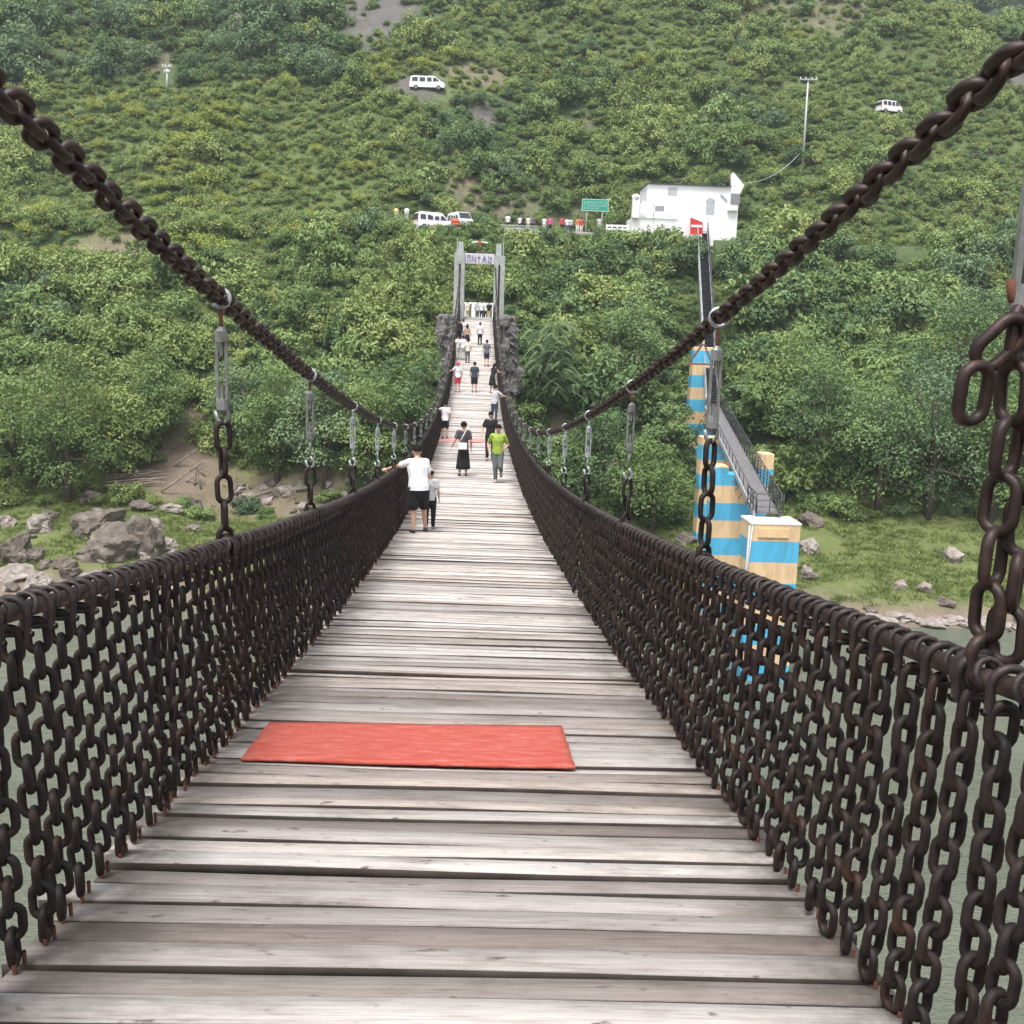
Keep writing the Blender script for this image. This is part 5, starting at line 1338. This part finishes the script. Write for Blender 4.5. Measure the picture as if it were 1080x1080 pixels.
# grass ---------------------------------------------------------------------
def tufts(pts,hs,name,label,nb=18):
    g_=np.random.default_rng(21); P=np.repeat(np.array(pts),nb,0); hh=np.repeat(np.array(hs),nb); n=len(P)
    a=g_.uniform(0,2*PI,n); r=np.sqrt(g_.uniform(0,1,n))*hh*.75; base=P+np.stack([r*np.cos(a),r*np.sin(a),-0.03*np.ones(n)],1)
    ln=np.stack([np.cos(a)*.5+g_.normal(size=n)*.35,np.sin(a)*.5+g_.normal(size=n)*.35,np.ones(n)],1)*(hh*g_.uniform(.6,1.25,n))[:,None]
    sd=np.stack([-np.sin(a+g_.normal(size=n)*.8),np.cos(a+g_.normal(size=n)*.8),np.zeros(n)],1)*(hh*.085)[:,None]
    mid=base+ln*.5; tip=base+ln*1.0; tip[:,2]-=hh*.18
    Vv=np.stack([base,mid+sd,tip,mid-sd],1).reshape(-1,3)
    T=np.repeat(g_.uniform(0,1,len(pts)),nb)*.6+g_.uniform(0,1,n)*.4
    o=link(name,leaf_mesh(name,Vv,np.arange(4*n).reshape(-1,4),T,MAT['grass'])); return tag(o,label,'grass',None,'stuff')
g_=np.random.default_rng(31); P_=[];Hs=[]
while len(P_)<9000:
    X=g_.uniform(-48,58);Y=g_.uniform(59,84); z=H(X,Y); px,py,dp=proj((X,Y,z))
    if not(-20<px<1100) or z<.45 or (420<px<560 and py<600): continue
    if g_.uniform()<patch_at(X,Y,('soil',)) or fbm(X,Y,4,3,2.2)<-.28: continue
    P_.append((X,Y,z)); Hs.append(g_.uniform(.16,.42))
tufts(P_,Hs,'bank_grass','bright grass on the river bank',14)
P_=[];Hs=[]
while len(P_)<11000:
    Y=g_.uniform(80,185); X=g_.uniform(-.62*Y-10,.62*Y+10); z=H(X,Y); px,py,dp=proj((X,Y,z))
    if not(-20<px<1100 and py>-40) or in_way(X,Y): continue
    l=patch_at(X,Y,('light',))
    if g_.uniform()>.3+.7*l or g_.uniform()<patch_at(X,Y,('soil','scree'))*.93: continue
    h_=g_.uniform(.3,.65)
    if blocked(px,py-6,6,Y): continue
    P_.append((X,Y,z)); Hs.append(h_)
tufts(P_,Hs,'hillside_grass','long grass between the shrubs of the hillside',16)

# ================================================================== ROCKS AND DRIFTWOOD
def rock(px,py,wpx,hpx,seed,label,mat='rock',group=None,flat=1.0,dep=1.0):
    q=ground_hit(px,py); d=proj(q)[2]; sx=wpx*d/F/2; sz=hpx*d/F/2; r_=random.Random(seed)
    bm=bmesh.new(); bmesh.ops.create_icosphere(bm,subdivisions=4 if wpx>25 else 3,radius=1.0)
    pl=[]
    for k_ in range(13):
        n_=Vector((r_.gauss(0,1),r_.gauss(0,1),r_.gauss(0,.8))).normalized(); pl.append((n_,r_.uniform(.5,.9)))
    for v in bm.verts:
        p=v.co.copy()
        for n_,o_ in pl:
            e=p.dot(n_)-o_
            if e>0: p-=n_*e*.92
        p+=p.normalized()*(mnoise.fractal(p*1.7+Vector((seed,0,0)),1,2,4)*.17-abs(mnoise.noise(p*3.1+Vector((seed,3,0))))*.16+mnoise.noise(p*8+Vector((seed,3,0)))*.04)
        v.co=Vector((p.x*sx,p.y*sx*dep,p.z*sz*1.15))
    me=bpy.data.meshes.new('boulder'); bm.to_mesh(me); bm.free(); me.polygons.foreach_set('use_smooth',[False]*len(me.polygons)); me.materials.append(MAT[mat])
    o=link('boulder' if wpx>17 else 'stone',me); o.location=(q.x,q.y+sx*.5*dep,q.z+sz*.45); o.rotation_euler=(0,0,r_.uniform(-.5,.5))
    return tag(o,label,'rock',group)
BIG=[(112,592,78,52,'rock','largest dark grey boulder with a flat sloping face on the left bank'),(150,590,52,60,'rock','tall brownish boulder right against the largest dark one'),(95,565,70,40,'rock','broad grey boulder behind the largest dark one'),
     (38,562,34,24,'rock_pale','pale topped boulder at the left end of the rock mass'),(10,596,48,44,'rock','dark boulder at the left picture edge above the railing'),(14,614,46,22,'rock_pale','flat pinkish slab below the dark edge boulder'),(34,622,36,22,'rock_pale','second flat pale slab, nearest the left railing'),
     (182,600,34,26,'rock_pale','pale stone beside the railing right of the boulders'),(133,606,30,18,'rock','small grey boulder under the tall brownish one'),(65,600,28,18,'rock','low grey boulder between slab and largest boulder'),
     (92,532,34,22,'rock','grey boulder in the grass under the driftwood pile'),(103,545,20,13,'rock_pale','small pale stone in front of the one under the driftwood'),(150,538,32,14,'rock','low long rock in the meadow'),(175,540,40,12,'rock_pale','flat pale rock in the middle of the meadow'),(203,540,20,20,'rock','rounded grey rock beside the nearest left hanger'),
     (157,552,20,8,'rock','flat stone lying in the grass below the long rock'),(200,560,26,9,'rock','low grey stone in front of the rounded rock'),(4,556,22,18,'rock_pale','pale stone at the left picture edge'),(22,640,40,18,'rock_pale','pale shore slab just above the left rail'),(64,636,34,16,'rock_pale','pale shore stone behind the left rail')]
r_=random.Random(17)
for i in range(20):
    px=r_.uniform(-5,185); py=r_.uniform(548,630); w=r_.uniform(9,30)
    rock(px,py,w,w*r_.uniform(.5,.85),460+i,'smaller angular stone scattered among the big boulders on the left bank','rock' if r_.random()<.6 else 'rock_pale','small stones among the left boulders')
for i,(px,py,w,h,m,l) in enumerate(BIG): rock(px,py,w,h,500+i,l,m,'boulders on the left bank')
r_=random.Random(9)
for i in range(26):
    px=r_.uniform(245,372); py=r_.uniform(512,545)-abs(px-320)*.05; w=r_.uniform(9,26)
    rock(px,py,w,w*r_.uniform(.45,.7),540+i,'greyish stone in the rubble between the two nearest left hangers, one of many','rock_pale' if r_.random()<.6 else 'rock','rubble stones between the left hangers')
RB=[(856,556,30,22,'rock','grey rock just right of the striped pier top'),(854,584,26,22,'rock_pale','pale rounded boulder right of the striped pier'),(852,607,16,14,'rock_pale','small pale rock low beside the striped pier'),(1006,593,24,22,'rock_pale','grey rounded boulder in the grass, nearest the right hanger'),(951,622,20,14,'rock_pale','left of the two stones in the middle of the right bank'),
    (977,625,17,16,'rock_pale','squarish stone right of its neighbour in the middle of the right bank'),(920,647,18,8,'rock','low stone at the waterline left of the shore slabs'),(992,530,15,12,'rock_pale','single pale rock under the bluish tree'),(1000,640,26,12,'rock','flat grass edged rock above the shore slabs'),(725,575,26,16,'rock','rock at the left foot of the striped piers'),(720,592,20,12,'rock_pale','pale stone below the rock left of the striped piers'),(855,612,26,10,'rock','flat stone beside the lowest pier band')]
for i,(px,py,w,h,m,l) in enumerate(RB): rock(px,py,w,h,600+i,l,m,'rocks on the right bank')
for i in range(24):
    px=925+i*7.0+r_.uniform(-3,3); py=656+ (px-925)*.035+r_.uniform(-4,5); w=r_.uniform(14,30)
    rock(px,py,w,w*r_.uniform(.3,.45),640+i,'pale flat stone along the right waterline, one of a row','rock_pale','shore stones along the right waterline')
for i in range(12):
    px=585+i*10+r_.uniform(-5,5); py=r_.uniform(470,500)+i*4; w=r_.uniform(8,16)
    rock(px,py,w,w*.6,680+i,'pale stone on the bare patch right of the bridge','rock_pale','stones on the bare patch right of the bridge')
def log(p0,p1,r,label,group):
    a=ground_hit(*p0); b=at(p1[0],p1[1],a.y+r_.uniform(-.2,.3)); b.z=max(b.z,H(b.x,b.y)+.05); a.z+=r*1.2
    n_=8; pts=[(a.lerp(b,i/n_)+Vector((0,r_.gauss(0,.03),r_.gauss(0,.035)))) for i in range(n_+1)]
    mb=MB(); mb.tube([q-a for q in pts],[r*(1-.5*i/n_) for i in range(n_+1)],8)
    m_=pts[5]-a; mb.tube([m_,m_+Vector((r_.uniform(-.1,.3),-.1,r_.uniform(.25,.5)))],[r*.5,r*.2],6)
    o=mb.build('driftwood_log',MAT['driftwood'],None,True,a); return tag(o,label,'driftwood',group)
for i in range(9): log((86+r_.uniform(0,22),516-i*1.4),(150+r_.uniform(0,34),508-i*1.5+r_.uniform(-2,2)),r_.uniform(.06,.12),'long bleached log in the stacked driftwood pile on the left meadow','driftwood pile on the left meadow')
for i,(a,b) in enumerate((((170,520),(216,486)),((205,512),(208,488)),((212,516),(206,490)),((216,502),(200,484)),((184,492),(208,474)),((196,508),(222,494)))): log(a,b,r_.uniform(.05,.10),'loose bleached branch leaning in the tangle left of the nearest left hanger','tangled branches left of the nearest hanger')
for i in range(14): log((252+r_.uniform(0,40),531-r_.uniform(0,12)),(280+r_.uniform(0,45),526-r_.uniform(0,10)),r_.uniform(.03,.055),'thin brown branch in the brushwood heap between the left hangers','brushwood heap between the left hangers')

# ================================================================== LIGHT AND CAMERA
SUN_EL,SUN_AZ=math.radians(66),math.radians(205)          # azimuth from +y, clockwise: high, behind the photographer
w=bpy.data.worlds.new('World'); SC.world=w; w.use_nodes=True; nt=w.node_tree; nt.nodes.clear()
o_=nt.nodes.new('ShaderNodeOutputWorld'); b_=nt.nodes.new('ShaderNodeBackground'); sk=nt.nodes.new('ShaderNodeTexSky'); hs=nt.nodes.new('ShaderNodeHueSaturation')
sk.sky_type='NISHITA'; sk.sun_disc=False; sk.sun_elevation=SUN_EL; sk.sun_rotation=SUN_AZ; sk.dust_density=3.0
hs.inputs['Saturation'].default_value=0.25
nt.links.new(sk.outputs[0],hs.inputs['Color']); nt.links.new(hs.outputs[0],b_.inputs[0]); nt.links.new(b_.outputs[0],o_.inputs[0]); b_.inputs[1].default_value=0.14
sl=bpy.data.lights.new('sun','SUN'); sl.energy=1.9; sl.angle=math.radians(18); sl.color=(1,0.97,0.93)
so_=bpy.data.objects.new('sun',sl); COL.objects.link(so_); so_.location=(0,-20,60)
sd_=Vector((math.sin(SUN_AZ)*math.cos(SUN_EL),math.cos(SUN_AZ)*math.cos(SUN_EL),math.sin(SUN_EL))); so_.rotation_euler=sd_.to_track_quat('Z','Y').to_euler()
cd=bpy.data.cameras.new('camera'); cd.sensor_width=36; cd.sensor_fit='HORIZONTAL'; cd.lens=36; cd.clip_start=0.05; cd.clip_end=3000
co=bpy.data.objects.new('camera',cd); COL.objects.link(co)
M=Matrix((CR,CU,-CF)).transposed().to_4x4(); M.translation=EYE; co.matrix_world=M
SC.camera=co
# the damp valley air
hm=bpy.data.materials.new('valley_air'); hm.use_nodes=True; t=hm.node_tree; t.nodes.clear(); ho=t.nodes.new('ShaderNodeOutputMaterial'); pv=t.nodes.new('ShaderNodeVolumePrincipled')
pv.inputs['Color'].default_value=(.86,.90,.95,1); pv.inputs['Density'].default_value=0.00042; pv.inputs['Anisotropy'].default_value=0.2; t.links.new(pv.outputs[0],ho.inputs['Volume'])
mb=MB(); mb.box((0,260,98),(1900,1400,208)); hz=mb.build('haze',hm); tag(hz,'thin pale haze of damp valley air',None,None,'stuff')
SC.view_settings.view_transform='Standard'; SC.view_settings.look='None'; SC.view_settings.exposure=1.05; SC.view_settings.gamma=1
